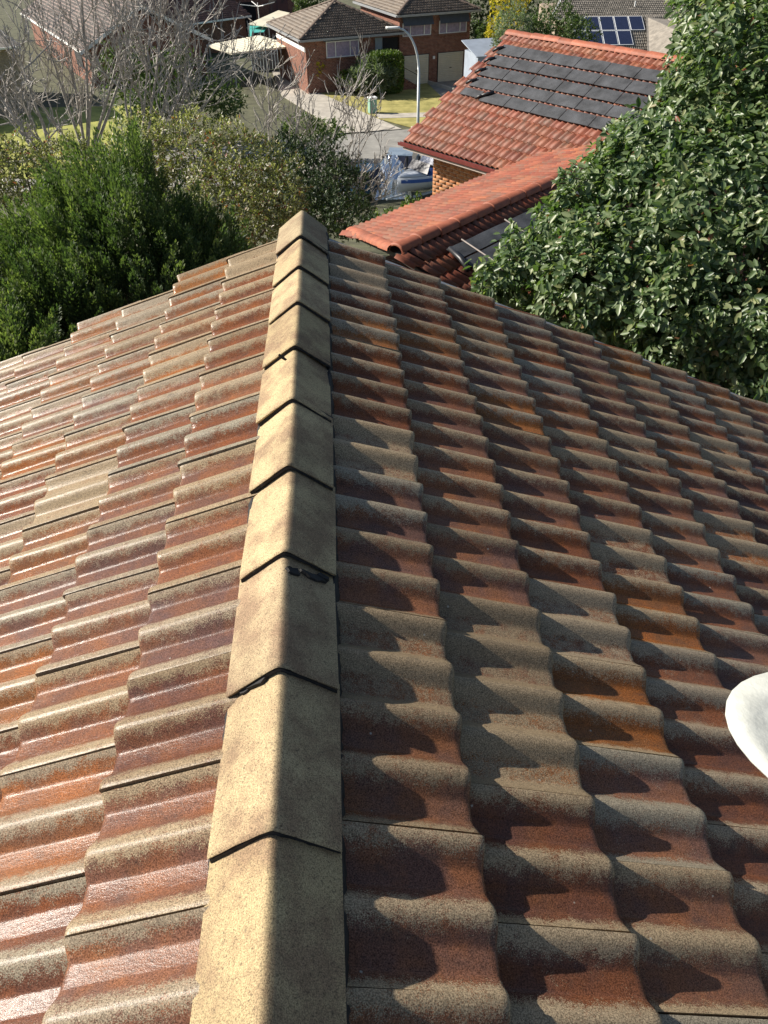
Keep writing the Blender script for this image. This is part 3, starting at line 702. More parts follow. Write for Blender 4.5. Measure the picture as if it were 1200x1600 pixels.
# decks
def deck_part(pts, label, th=.06):
    o = MB().slab([rl(p)-np.array([0, 0, .03]) for p in pts], th).build('roof_slope', M['deck'], rh); o['label'] = label; return o
ru = eA+upv*SL
sl_u = deck_part([eA, eA+ed*WU, ru+ed*WU, ru], 'red tiled slope of the upper wing')
vis = sorted(orig, key=lambda o: (0 if pix(o)[0, 0] < 985 else 1, -pix(o)[0, 1]))
tile_objects([rl(o) for o in vis[:175]], Rm_u, red_me, sl_u)
tile_stuff('tile_field', [rl(o) for o in vis[175:]], Rm_u, VF, M['red_tile'], sl_u)
# back slope of the upper wing
bu = -upn*0+upn*math.cos(PT)-np.array([0, 0, math.sin(PT)])
sl_b = deck_part([ru+ed*WU, ru+ed*WU+bu*SL, ru+bu*SL, ru], 'far red tiled slope of the upper wing')
cap_run(rl(ru-ed*.1+np.array([0, 0, .05])), rl(ru+ed*WU+np.array([0, 0, .05])), M['red_cap'], rh, .42, .14, .10)
# verge tiles down the gable edge
vb = MB(); vb.slab([rl(eA-ed*.05+np.array([0, 0, .03])), rl(eA+np.array([0, 0, .03])), rl(ru+np.array([0, 0, .03])), rl(ru-ed*.05+np.array([0, 0, .03]))], .20); vb.build('barge_board', M['gutter_red'], rh)
gutter_mesh(rl(eA-ed*.12+np.array([0, 0, .0])-upn*.02), rl(eA+ed*4.2-upn*.02), -upn, M['gutter_red'], rh, .09, .07)
# soffit, walls with separate bricks
INS = .52
sf = MB(); q0 = eA+upn*.02+np.array([0, 0, -.12]); sf.slab([rl(q0), rl(q0+ed*5.5), rl(q0+ed*5.5+upn*INS), rl(q0+upn*INS)], .03, (0, 0, 1)); sf.build('soffit', M['soffit'], rh)
fb = MB(); q0 = eA-upn*.05+np.array([0, 0, -.105]); fb.slab([rl(q0), rl(q0+ed*5.5), rl(q0+ed*5.5+upn*.025), rl(q0+upn*.025)], .045, (0, 0, 1)); fb.build('fascia', M['soffit'], rh)
w0 = eA+upn*INS+ed*.50; wz = ZE-.125
wall = MB(); LW = 7.0; DW = 2*RUN-2*INS
pts = [w0, w0+ed*LW, w0+ed*LW+upn*DW, w0+upn*DW]
wall.add([(*rl(p)[:2], z) for z in (0, wz-rb[2]) for p in pts], [(0, 1, 5, 4), (1, 2, 6, 5), (2, 3, 7, 6), (3, 0, 4, 7), (4, 5, 6, 7)])
gm = w0+upn*DW*.5; wall.add([(*rl(w0)[:2], wz-rb[2]), (*rl(w0+upn*DW)[:2], wz-rb[2]), (*rl(gm)[:2], ru[2]-rb[2]-.25)], [(0, 1, 2)])
wo = wall.build('wall', M['mortar'], rh)
bme = bevel_me = mesh_np('brick', [(x, y, z) for z in (0, .076) for y in (-.005, .004) for x in (0, .23)], [np.array([(0, 2, 3, 1), (4, 5, 7, 6), (0, 1, 5, 4), (2, 6, 7, 3), (0, 4, 6, 2), (1, 3, 7, 5)])], False, {'rnd': np.zeros(6)}); bme.materials.append(M['brick_red'])
half = mesh_np('brick', [(x, y, z) for z in (0, .076) for y in (-.005, .004) for x in (0, .108)], [np.array([(0, 2, 3, 1), (4, 5, 7, 6), (0, 1, 5, 4), (2, 6, 7, 3), (0, 4, 6, 2), (1, 3, 7, 5)])], False, {'rnd': np.zeros(6)}); half.materials.append(M['brick_red'])
Rb = plane_mat(ed, upn); nbk = 0; bs = []
for c in range(1, 18, 2):
    P = w0+ed*.005+np.array([0, 0, wz-w0[2]-.09-c*.086])
    if not under_lower(P): o = link('brick', half, None, wo); o.matrix_local = Matrix.Translation(Vector(rl(P))) @ Matrix(Rb.tolist()).to_4x4(); nbk += 1
for c in range(0, 60):
    for i in range(0, 30):
        P = w0+ed*(i*.24+(c % 2)*.12+.005)+np.array([0, 0, wz-w0[2]-.09-c*.086])
        x_, y_, _ = pix(P)[0]
        if under_lower(P): continue
        bs.append((P, 0 if (y_ < 330 and x_ < 800) else 1))
bs.sort(key=lambda t_: t_[1])
bfar = []
for P, key in bs:
    if key == 0 and nbk < 300:
        o = link('brick', bme, None, wo); o.matrix_local = Matrix.Translation(Vector(rl(P))) @ Matrix(Rb.tolist()).to_4x4(); nbk += 1
    else: bfar.append(rl(P))
bv = np.array([v.co[:] for v in bme.vertices]); bf = np.array([p.vertices[:] for p in bme.polygons])
tile_stuff('brick_field', bfar, Rb, (bv, bf), M['brick_red'], wo)
# lower wing
Lg = LRUN/math.cos(PL); OL = lA+lleft*LRUN-np.array([0, 0, LRUN*math.tan(PL)])
d0 = min([a for a in np.arange(0, 3, .05) if pix(OL+ld*a)[0, 0] >= 546] or [0]); upL = -lleft*math.cos(PL)+np.array([0, 0, math.sin(PL)]); eL = -ld        # cross(eL, upL) must point up
OLs = OL+ld*LLEN
Rm_l = plane_mat(eL, upL)
GAL = .30; ROL = .145; VFL = cell_arrays(ROL, GAL, .055, .03)
low_me = mesh_np('roof_tile', VFL[0], [VFL[1]], False, {'rnd': np.zeros(len(VFL[1]))}); low_me.materials.append(M['red_tile'])
nL_ = int(Lg/GAL); GA2 = Lg/max(1, nL_)
sl_l = deck_part([OLs, OL+ld*d0, lA, lB], 'sunlit orange slope of the lower wing')
ol = tile_plane(OLs, eL, upL, LLEN, Lg, ROL, GAL, .04, .03, lambda u, v: LLEN-u > d0*(1-v/Lg)-.1); ol.sort(key=lambda o: -pix(o)[0, 1])
tile_objects([rl(o) for o in ol[:55]], Rm_l, low_me, sl_l); tile_stuff('tile_field', [rl(o) for o in ol[55:]], Rm_l, VFL, M['red_tile'], sl_l)
RR = 3.6; upR = lleft*math.cos(PL)+np.array([0, 0, math.sin(PL)]); OR = lA-lleft*RR-np.array([0, 0, RR*math.tan(PL)]); SR = RR/math.cos(PL)
Rm_r = plane_mat(ld, upR)
sl_r = deck_part([OR, OR+ld*LLEN, lB, lA], 'shaded red slope of the lower wing')
orr = tile_plane(OR, ld, upR, LLEN, SR, ROL, GAL, .04, .03); orr.sort(key=lambda o: -(o[2]) if pix(o)[0, 0] < 900 else 1)
tile_objects([rl(o) for o in orr[:70]], Rm_r, low_me, sl_r); tile_stuff('tile_field', [rl(o) for o in orr[70:]], Rm_r, VFL, M['red_tile'], sl_r)
cap_run(rl(lA+np.array([0, 0, .05])), rl(lB+np.array([0, 0, .05])), M['red_cap'], rh, .43, .13, .10)
lw = MB(); iA, iB = lA+lleft*(LRUN-.4)+ld*.3, lA-lleft*(RR-.4)+ld*.3
zt = min(OL[2], OR[2])-.05-rb[2]
lw.add([(*rl(p)[:2], z) for z in (0, zt) for p in (iA, iB, iB+ld*(LLEN-.3), iA+ld*(LLEN-.3))], [(0, 1, 5, 4), (1, 2, 6, 5), (2, 3, 7, 6), (3, 0, 4, 7), (4, 5, 6, 7)])
lw.build('wing_wall', M['brick_ours'], rh)
cap_run(rl(OL+ld*d0+np.array([0, 0, .04])), rl(lA+np.array([0, 0, .05])), M['red_cap'], rh, .43, .12, .09, 'hip_cap')
gutter_mesh(rl(OL+ld*d0), rl(OL+ld*LLEN), lleft, M['gutter_red'], rh)

# --- black pool-heater mats
def mat_strip(O, e, up, n, L, w, mat, parent, name='heater_mat', seg=1.1, gapw=.02):
    u = 0
    while u < L-.05:
        s_ = min(seg-gapw, L-u); rings = []
        for a in np.linspace(0, s_, 7):
            z = .004*math.sin(a*9+u)
            rings.append([O+e*(u+a)+up*b+n*(h+z) for b, h in ((0, .0), (0, .010), (w*.5, .013), (w, .010), (w, .0))])
        MB().loft(rings).build(name, mat, parent); u += seg
n_u = np.cross(ed, upv)
hm = thing('pool_heater', 'rows of black rubber pool heater mats across the upper red roof', 'solar heater', ru-upn*1.2-np.array([0, 0, .6])+ed*2)
hb = np.array(hm.location); RNG2 = np.random.default_rng(77)
for rix in range(5):
    v = SL-GA*(2.75+rix*1.36)-.02
    O = eA+upv*v+ed*(.22+.05*rix if rix < 4 else 1.05)+n_u*.10-hb
    mat_strip(O, ed, upv, n_u, 4.9, GA*1.14, M['mat_black'], hm, seg=.82)
    q = O-ed*.02; MB().tube([q-ed*.10+upv*GA*.1+n_u*.02, q+upv*GA*.4+n_u*.05, q+ed*.12+upv*GA*.75+n_u*.03], [.03, .035, .03], 8).build('header_pipe', M['pipe_black'], hm, True)
q = eA+upv*(SL-GA*8.0)+ed*.35+n_u*.105-hb
mat_strip(q, ed, upv, n_u, .62, GA*.8, M['mat_black'], hm, seg=.7)
MB().tube([q+ed*.62+upv*.02+n_u*.03, q+ed*.8+upv*.12+n_u*.05, q+ed*.95+upv*.25+n_u*.03], .035, 8).build('header_pipe', M['pipe_black'], hm, True)
n_r = np.cross(ld, upR)
h2 = thing('pool_heater', 'black rubber heater strips on the shaded red slope near the glossy tree', 'solar heater', lA-lleft*1.2+ld*2-np.array([0, 0, .6]))
hb2 = np.array(h2.location)
for w_ in (.70, .99):
    O = lA+ld*.55-upR*w_+n_r*.10-hb2; mat_strip(O, ld, upR, n_r, 5.5, .26, M['mat_black'], h2, seg=1.05, gapw=.012)
O = lA+ld*.52-upR*.97+n_r*.13-hb2
MB().tube([O-ld*.12+upR*.02, O+upR*.25, O+ld*.05+upR*.50], [.035, .04, .035], 10).build('header_pipe', M['pipe_black'], h2, True)
for a in (.9, 1.95, 3.0): MB().tube([lA+ld*a-upR*.42+n_r*.14-hb2, lA+ld*a-upR*1.01+n_r*.14-hb2], .010, 6).build('strap', M['soffit'], h2)
#--MARK-RED--
# ------------------------------------------------------------------ brick house across the street
M['brown_tile'] = red_tile_material('brown_concrete_tile', [(0, (.105, .080, .060)), (.5, (.135, .104, .078)), (1, (.165, .128, .095))], .25)
M['maroon_tile'] = red_tile_material('maroon_tile', [(0, (.12, .062, .050)), (.5, (.15, .082, .066)), (1, (.18, .10, .08))], .25)
M['grey_tile'] = red_tile_material('grey_tile', [(0, (.20, .18, .15)), (.5, (.235, .21, .175)), (1, (.27, .24, .20))], .2)
M['brown_cap'] = simple('brown_cap', (.14, .10, .075), .75, .25, 6, piece=.15)
M['brick_far'] = brick_material('dark_red_brick', (.17, .060, .040), (.25, .095, .060), (.26, .21, .17), .25, .095)
M['brick_taupe'] = brick_material('taupe_brick', (.27, .21, .16), (.33, .26, .20), (.38, .34, .28), .25, .095)
M['white_paint'] = simple('white_trim', (.74, .74, .72), .6, .08, 3)
M['gutter_grey'] = simple('grey_gutter', (.26, .27, .28), .5, .15, 5)
M['door_cream'] = simple('cream_roller_door', (.52, .48, .38), .6, .08, 3)
M['awning'] = simple('navy_awning', (.055, .065, .085), .8, .15, 4)
M['glass'] = glass_material('window_glass', (.03, .032, .05), .08)
M['curtain'] = simple('lilac_curtain', (.30, .25, .33), .9, .25, 6)
M['dark'] = simple('dark_interior', (.012, .011, .012), .9)
M['cream_metal'] = simple('cream_metal_roof', (.66, .61, .47), .55, .10, 1.0)
M['grey_cladding'] = simple('blue_grey_cladding', (.22, .26, .29), .6, .15, 2)
M['teal'] = simple('teal_shade_cloth', (.05, .34, .31), .7, .15, 2)
M['pale_fence'] = simple('pale_blue_fence', (.27, .31, .37), .6, .12, 2)

def far_plane(O, e, up, W, S, mat, parent, inside=None, roll=.15, gauge=.33, loc_off=None):
    VFx = cell_arrays(roll, gauge, .05, .04)
    return tile_stuff('tile_field', tile_plane(np.array(O, float), e, up, W, S, roll, gauge, .05, .04, inside), plane_mat(e, up), VFx, mat, parent)
def window_part(parent, x0, x1, z0, z1, y, bars=(), mat_pane=None, face=-1):
    w = MB(); t = .06; ya, yb = (y-.05, y+.05)
    for a in ((x0, x1, z0, z0+t), (x0, x1, z1-t, z1)): w.box(a[0], a[1], ya, yb, a[2], a[3])
    for xx in (x0, x1-t): w.box(xx, xx+t, ya, yb, z0+t, z1-t)
    for b in bars: w.box(x0+(x1-x0)*b-.03, x0+(x1-x0)*b+.03, ya, yb, z0+t, z1-t)
    o = w.build('window', M['white_paint'], parent)
    xs = [x0]+[x0+(x1-x0)*b for b in bars]+[x1]
    for a, b in zip(xs[:-1], xs[1:]): MB().box(a+.05, b-.05, y-.015, y+.0, z0+.05, z1-.05).build('pane', mat_pane or M['glass'], o)
    MB().box(x0-.08, x1+.08, y-.12, y+.02, z0-.09, z0-.003).build('sill', M['brick_far'], o)
    return o
FA = math.radians(18.6); FO = np.array([8.45, 71.28, 0])
fh = thing('brick_house', 'dark red brick split-level house with brown tiled hip roof and two garage doors', 'house', FO, FA)
def lblock(x0, x1, y0, y1, z0, z1, holes=()): return MB().box(x0, x1, y0, y1, z0, z1)
bx = MB().box(-2.75, 3.45, 0, 8.5, 0, 4.95); bx.build('wall', M['brick_far'], fh)
bx = MB().box(-10.45, -2.76, .25, 8.2, 0, 3.75); bx.build('wing_wall', M['brick_far'], fh)
for x0, x1 in ((-2.35, -.22), (.66, 2.9)):           # roller doors: ribbed leaf in a dark reveal
    d = MB().box(x0-.06, x1+.06, -.03, .02, 0, 2.16).build('garage_door', M['dark'], fh)
    r = MB(); k = 16
    for i in range(k): r.slab([(x0, -.06, .02+i*2.1/k), (x1, -.06, .02+i*2.1/k), (x1, -.085, .02+(i+.5)*2.1/k), (x0, -.085, .02+(i+.5)*2.1/k)], .02); r.slab([(x0, -.085, .02+(i+.5)*2.1/k), (x1, -.085, .02+(i+.5)*2.1/k), (x1, -.06, .02+(i+1)*2.1/k), (x0, -.06, .02+(i+1)*2.1/k)], .02)
    r.build('door_leaf', M['door_cream'], d); MB().box((x0+x1)/2-.09, (x0+x1)/2+.09, -.11, -.07, 1.0, 1.05).build('handle', M['dark'], d)
for x0, x1 in ((-2.5, -.05), (.66, 3.1)):
    w = window_part(fh, x0, x1, 3.46, 4.35, -.02, (.27, .76), M['curtain'])
    a = MB(); a.slab([(x0-.05, -.42, 4.22), (x1+.08, -.42, 4.22), (x1+.08, -.06, 4.85), (x0-.05, -.06, 4.85)], .03); a.build('awning', M['awning'], fh)
window_part(fh, -8.8, -6.1, 2.4, 3.5, .23, (.28, .73), M['curtain'])
MB().box(-9.0, -5.9, .12, .24, 3.52, 3.7).build('window_hood', M['awning'], fh)
MB().box(-4.1, -2.85, .1, .22, 1.2, 3.45).build('entry', M['dark'], fh); MB().box(-4.75, -4.15, .16, .24, 1.2, 3.5).build('entry_panel', M['grey_cladding'], fh)
MB().box(.18, .34, -.12, -.003, 1.75, 1.95).build('wall_lamp', M['white_paint'], fh)
# steps with a rail up to the entry
stp = MB()
for i in range(7): stp.box(-4.2+i*.26-.0, -2.8, -1.5+.0, -.1, i*.17, (i+1)*.17)
stp = MB()
for i in range(7): stp.box(-4.3, -4.3+2.6-i*.30, -1.5, -.15, i*.17+.001, (i+1)*.17)
stp.build('steps', M['brick_far'], fh)
MB().tube([(-1.75, -1.55, .1), (-1.75, -1.55, .95), (-4.2, -1.55, 2.2)], .025, 6).tube([(-3.0, -1.55, .7), (-3.0, -1.55, 1.58)], .02, 6).build('handrail', M['dark'], fh)
# roofs: two-storey block
TP = math.tan(math.radians(22))
def hip(x0, x1, y0, y1, z, name_label, front_mat, left=True):
    half = (y1-y0)/2; zr = z+half*TP; c22, s22 = math.cos(math.radians(22)), math.sin(math.radians(22))
    S_ = half/c22
    f = MB(); A = [(x0, y0, z), (x1, y0, z), (x1, y1, z), (x0, y1, z), (x0+half, (y0+y1)/2, zr), (x1-half, (y0+y1)/2, zr)]
    f.add(A, [(0, 1, 5, 4), (1, 2, 5), (2, 3, 4, 5), (3, 0, 4), (0, 3, 2, 1)]); o = f.build('roof', M['deck'], fh); o['label'] = name_label
    far_plane((x0, y0, z+.01), (1, 0, 0), (0, c22, s22), x1-x0, S_, front_mat, o, lambda u, v: v*c22 < u+.1 and v*c22 < (x1-x0)-u+.1)
    far_plane((x0, y1, z+.01), (0, -1, 0), (c22, 0, s22), y1-y0, S_, front_mat, o, lambda u, v: v*c22 < u+.1 and v*c22 < (y1-y0)-u+.1)
    far_plane((x1, y0, z+.01), (0, 1, 0), (-c22, 0, s22), y1-y0, S_, front_mat, o, lambda u, v: v*c22 < u+.1 and v*c22 < (y1-y0)-u+.1)
    for a, b in ((0, 4), (1, 5), (4, 5), (3, 4)): cap_run(np.array(A[a])+[0, 0, .08], np.array(A[b])+[0, 0, .08], M['brown_cap'], o, .42, .15, .11, 'ridge_cap')
    for a, b, out in (((x0, y0, z), (x1, y0, z), (0, -1, 0)), ((x0, y1, z), (x0, y0, z), (-1, 0, 0)), ((x1, y0, z), (x1, y1, z), (1, 0, 0))): gutter_mesh(a, b, out, M['gutter_grey'], o, .12, .14)
    MB().box(x0+.02, x1-.02, y0+.02, y1-.02, z-.12, z-.04).build('soffit', M['white_paint'], o)
hip(-3.15, 4.0, -.5, 9.0, 4.98, 'brown tiled roof over the two-storey garage block', M['brown_tile'])
hip(-11.0, -2.2, -.25, 8.9, 3.80, 'brown tiled hip roof over the left wing', M['brown_tile'])
MB().box(-10.5, -10.42, .3, 8.1, 2.9, 3.2).build('frieze', M['white_paint'], fh)

# --- carport, teal shade, cladding beside the house
cpz = 2.55; cpp = [atz(*q, cpz) for q in [(322, 70), (362, 83), (462, 71), (405, 55)]]; cb = np.mean(cpp, axis=0); cb[2] = 0
cp = thing('carport', 'cream flat metal carport roof behind the bare branches', 'carport', cb)
MB().slab([p-cb for p in cpp], .12).build('roof', M['cream_metal'], cp)
for i in range(1, 12):
    a = cpp[0]+(cpp[3]-cpp[0])*i/12-cb; b = cpp[1]+(cpp[2]-cpp[1])*i/12-cb; MB().tube([a+[0, 0, .012], b+[0, 0, .012]], .018, 4).build('rib', M['cream_metal'], cp)
for p in cpp: q = (p-cb)*.93; MB().box(q[0]-.06, q[0]+.06, q[1]-.06, q[1]+.06, 0, cpz-.12).build('post', M['gutter_grey'], cp)
qa, qb = atz(395, 112, 0), atz(440, 106, 0); dgc = unit(qb-qa); clad = MB()
for i in range(10): p0 = qa+(qb-qa)*i/10-cb; p1 = qa+(qb-qa)*(i+.85)/10-cb; clad.slab([(p0[0], p0[1], 0), (p1[0], p1[1], 0), (p1[0], p1[1], 2.2), (p0[0], p0[1], 2.2)], .05)
clad.build('cladding', M['grey_cladding'], cp)
sp_ = [atz(*q, 2.3) for q in [(388, 40), (395, 51), (412, 50), (418, 41)]]; sb = np.mean(sp_, axis=0); sb[2] = 0
sh = thing('shade_sail', 'small teal shade cloth canopy beside the cream carport', 'shade', sb); o = MB().slab([p-sb for p in sp_], .05).slab([sp_[0]-sb, sp_[1]-sb-[0, 0, .001], sp_[1]-sb-[0, 0, 1.2], sp_[0]-sb-[0, 0, 1.2]], .05).build('cloth', M['teal'], sh)
for p in sp_: MB().tube([(*(p-sb)[:2], 0), p-sb], .04, 6).build('post', M['gutter_grey'], sh)
sp2 = [atz(*q, 2.7) for q in [(388, 37), (420, 41), (453, 20), (435, 16)]]; sb2 = np.mean(sp2, axis=0); sb2[2] = 0
s2 = thing('awning_roof', 'pale cream awning roof behind the hip roof corner', 'awning', sb2); MB().slab([p-sb2 for p in sp2], .08).build('roof', M['cream_metal'], s2)
for p in sp2: MB().tube([(*(p-sb2)[:2], 0), p-sb2], .05, 6).build('post', M['gutter_grey'], s2)

# ------------------------------------------------------------------ gabled house at the top left
gz = 2.75; gL, gR = atz(126, 80, gz), atz(330, 60, gz); gd = unit(gR-gL); gw = np.array([-gd[1], gd[0], 0]); gmid = (gL+gR)/2
GW = np.linalg.norm(gR-gL); gap_ = aty(205, 8, gmid[1]); rise = gap_[2]-gz; ga = math.atan2(gd[1], gd[0])
gh = thing('gabled_house', 'brick house with brown gable roof and white barge boards behind bare tree', 'house', (gmid[0], gmid[1], 0), ga)
hw = GW/2; GD = 26.0
wb = MB().box(-hw+.6, hw-.6, .5, GD-.5, 0, gz-.1); wb.add([(-hw+.6, .5, gz-.1), (hw-.6, .5, gz-.1), (0, .5, gz+rise*(1-.6/hw)-.15)], [(0, 1, 2)]); wb.build('wall', M['brick_far'], gh)
pa = math.atan2(rise, hw); cg, sg_ = math.cos(pa), math.sin(pa); SG = hw/cg
for s_ in (-1, 1):
    q = [(s_*hw, 0, gz), (0, 0, gz+rise), (0, GD, gz+rise), (s_*hw, GD, gz)]; q = q if s_ > 0 else q[::-1]
    o = MB().slab(q, .08).build('roof_slope', M['deck'], gh)
    if s_ < 0: far_plane((-hw, GD, gz+.01), (0, -1, 0), (cg, 0, sg_), GD, SG, M['maroon_tile'], o)
    else: far_plane((hw, 0, gz+.01), (0, 1, 0), (-cg, 0, sg_), GD, SG, M['maroon_tile'], o)
    bb = MB(); bb.slab([(s_*hw*1.02, -.06, gz-.05), (0, -.06, gz+rise+.05), (0, -.06, gz+rise-.22), (s_*hw*1.02, -.06, gz-.32)][::(-1 if s_ > 0 else 1)], .05); bb.build('barge_board', M['white_paint'], gh)
    gutter_mesh((s_*hw, 0, gz), (s_*hw, GD, gz), (s_, 0, 0), M['white_paint'], gh, .12, .14)
cap_run((0, 0, gz+rise+.08), (0, GD, gz+rise+.08), M['brown_cap'], gh, .42, .15, .11)
window_part(gh, 1.2, 2.6, 1.0, 2.2, .48, (.5,)); MB().box(-hw+.52, -hw+.6, 3, 5.5, 1.0, 2.2).build('side_window', M['glass'], gh)
# right-hand wing with red-brown tiles
wz_ = 2.75; wL, wR = atz(286, 38, wz_), atz(392, 24, wz_); wd = unit(wR-wL); wa = math.atan2(wd[1], wd[0]); WWL = np.linalg.norm(wR-wL)+6
rw = thing('tiled_wing', 'low brick wing with red-brown corrugated tile roof behind the barge board', 'house', (wL[0], wL[1], 0), wa)
MB().box(-5.5, WWL-6.4, .5, 8, 0, wz_-.1).build('wall', M['brick_far'], rw)
c22, s22 = math.cos(math.radians(22)), math.sin(math.radians(22))
o = MB().slab([(-6, 0, wz_), (WWL-6, 0, wz_), (WWL-6, 4.5*c22, wz_+4.5*s22), (-6, 4.5*c22, wz_+4.5*s22)], .08).build('roof_slope', M['deck'], rw)
far_plane((-6, 0, wz_+.01), (1, 0, 0), (0, c22, s22), WWL, 4.5, M['maroon_tile'], o)
o = MB().slab([(-6, 9*c22, wz_), (-6, 4.5*c22, wz_+4.5*s22), (WWL-6, 4.5*c22, wz_+4.5*s22), (WWL-6, 9*c22, wz_)], .08).build('roof_slope', M['deck'], rw)
gutter_mesh((-6, 0, wz_), (WWL-6, 0, wz_), (0, -1, 0), M['white_paint'], rw, .12, .14)
# taupe brick house at the left edge
tl_, tr_ = atz(-60, 190, 0), atz(50, 176, 0); td = unit(tr_-tl_); tb = thing('taupe_brick_house', 'taupe brick house wall at the left photo edge beside the lawn', 'house', tr_, math.atan2(td[1], td[0]))
MB().box(-14, 0, 0, 9, 0, 4.3).build('wall', M['brick_taupe'], tb); window_part(tb, -3.6, -1.6, 2.3, 3.3, -.02, (.5,))
MB().slab([(-14.5, -.5, 4.32), (.5, -.5, 4.32), (-3, 4.5, 6.2), (-11, 4.5, 6.2)], .1).slab([(.5, -.5, 4.32), (.5, 9.5, 4.32), (-3, 4.5, 6.2)], .1).slab([(.5, 9.5, 4.32), (-14.5, 9.5, 4.32), (-11, 4.5, 6.2), (-3, 4.5, 6.2)], .1).build('roof', M['grey_tile'], tb)
gutter_mesh((-14.5, -.5, 4.32), (.5, -.5, 4.32), (0, -1, 0), M['white_paint'], tb)
# dark house glimpsed at the very top
dk = aty(390, 10, 96); dk[2] = 0
dh = thing('dark_brick_house', 'shadowed dark brick house at the top behind the cream awning', 'house', dk, math.radians(10))
MB().box(-5.5, 6, 0, 6, 0, 5.0).build('wall', M['brick_far'], dh); MB().box(-1.0, .6, -.04, .02, .6, 3.2).build('door', M['dark'], dh); MB().box(2.0, 4.0, -.04, .02, 1.0, 3.4).build('window', M['glass'], dh)
MB().slab([(-6, -.6, 5), (6.5, -.6, 5), (4, 3, 6.4), (-3.5, 3, 6.4)], .1).slab([(6.5, 6.6, 5), (-6, 6.6, 5), (-3.5, 3, 6.4), (4, 3, 6.4)], .1).build('roof', M['brown_tile'], dh)
# clothes hoist beside it
ch = atz(402, 50, .8); chp = aty(403, 12, 88); chp[2] = 0
hoist = thing('clothes_hoist', 'thin metal rotary clothes line behind the bare branches', 'clothes line', chp)
MB().tube([(0, 0, 0), (0, 0, 4.0)], .045, 6).build('pole', M['white_paint'], hoist)
for a in range(4): MB().tube([(0, 0, 3.7), (1.7*math.cos(a*1.57+.4), 1.7*math.sin(a*1.57+.4), 3.95)], .035, 5).build('arm', M['white_paint'], hoist)

# ------------------------------------------------------------------ grey-roofed house with solar panels, top right
pY = 62.0
sO = aty(925, 80, pY); sa = math.radians(-4)
gr = thing('grey_roofed_house', 'house with weathered grey tiled roofs at the upper right', 'house', (sO[0], sO[1], 0), sa)
z0 = sO[2]; c24, s24 = math.cos(math.radians(24)), math.sin(math.radians(24)); FS = 4.0
MB().box(-1.0, 9, .6, 10, 0, z0-.1).build('wall', M['brick_taupe'], gr)
o = MB().slab([(-1.5, 0, z0), (9.5, 0, z0), (9.5, FS*c24, z0+FS*s24), (-1.5, FS*c24, z0+FS*s24)], .08).build('roof_slope', M['deck'], gr)
far_plane((-1.5, 0, z0+.01), (1, 0, 0), (0, c24, s24), 11, FS, M['grey_tile'], o)
gutter_mesh((-1.5, 0, z0), (9.5, 0, z0), (0, -1, 0), M['white_paint'], gr)
zt_ = z0+FS*s24; yt_ = FS*c24
# the cross gable coming forward (lit left plane) and the higher roof behind
o = MB().slab([(3.2, -3.2, z0-.35), (6.0, -3.2, z0+1.25), (6.0, yt_, z0+1.55), (4.4, yt_*.98, zt_+.03)], .08).build('roof_slope', M['grey_tile'], gr); o['label'] = 'lit grey plane right of the solar panels'
MB().slab([(6.0, -3.2, z0+1.25), (8.8, -3.2, z0-.35), (8.8, yt_, zt_-.3), (6.0, yt_, z0+1.55)], .08).build('roof_slope', M['grey_tile'], gr)
bk = 4.6; zb0 = zt_-.05
o = MB().slab([(-2.6, yt_+.05, zb0), (9.8, yt_+.05, zb0), (9.8, yt_+7*c24, zb0+7*s24*.62), (.0, yt_+7*c24, zb0+7*s24*.62)], .08).build('roof_slope', M['deck'], gr)
far_plane((-2.4, yt_+.05, zb0+.01), (1, 0, 0), unit(np.array([0, 7*c24, 7*s24*.62])), 12.2, 6.6, M['grey_tile'], o, lambda u, v: v*.38 < u+.1)
MB().box(-2.0, 9, yt_+.6, yt_+9, 0, zb0-.1).build('rear_wall', M['brick_taupe'], gr)
MB().slab([(-2.66, yt_+.02, zb0-.25), (-2.6, yt_+.02, zb0+.06), (.0, yt_+7*c24, zb0+7*s24*.62+.06), (-.06, yt_+7*c24, zb0+7*s24*.62-.25)], .1).build('barge_board', M['white_paint'], gr)
gutter_mesh((-2.7, yt_+.05, zb0), (3.4, yt_+.05, zb0), (0, -1, 0), M['white_paint'], gr)
for x, y, h in ((1.2, yt_+3.2, .7), (3.9, yt_+1.6, .25), (7.6, yt_+4, .5)): MB().tube([(x, y, zb0+.35*(y-yt_)-.2), (x, y, zb0+.35*(y-yt_)+h)], .05, 8).build('roof_vent', M['white_paint'], gr)
MB().lathe([(.2, 0), (.2, .25), (.32, .3), (.3, .5), (.1, .6)], (7.4, yt_+3.0, zb0+.9), 10).build('whirly_vent', M['red_cap'], gr, True)
M['panel'] = simple('solar_cell', (.018, .024, .055), .2, .15, 4); M['alu'] = simple('aluminium', (.62, .64, .66), .4, .05, 4)
sa_t = thing('solar_array', 'dark blue solar panels in two rows on the grey roof', 'solar panel', (sO[0], sO[1], z0), sa)
up24 = np.array([0, c24, s24]); n24 = np.array([0, -s24, c24])
for rr_, cols in ((0, range(-1, 3)), (1, range(-1, 4))):
    for c in cols:
        O = np.array([-.15+c*1.06, 0, 0])+up24*(.45+rr_*1.68)+n24*.16
        f = MB().slab([O, O+[1.0, 0, 0], O+[1.0, 0, 0]+up24*1.62, O+up24*1.62], .04, n24).build('panel', M['alu'], sa_t)
        O2 = O+n24*.004
        MB().slab([O2+[.04, 0, 0]+up24*.04, O2+[.96, 0, 0]+up24*.04, O2+[.96, 0, 0]+up24*1.58, O2+[.04, 0, 0]+up24*1.58], .003, n24).build('cell', M['panel'], f)

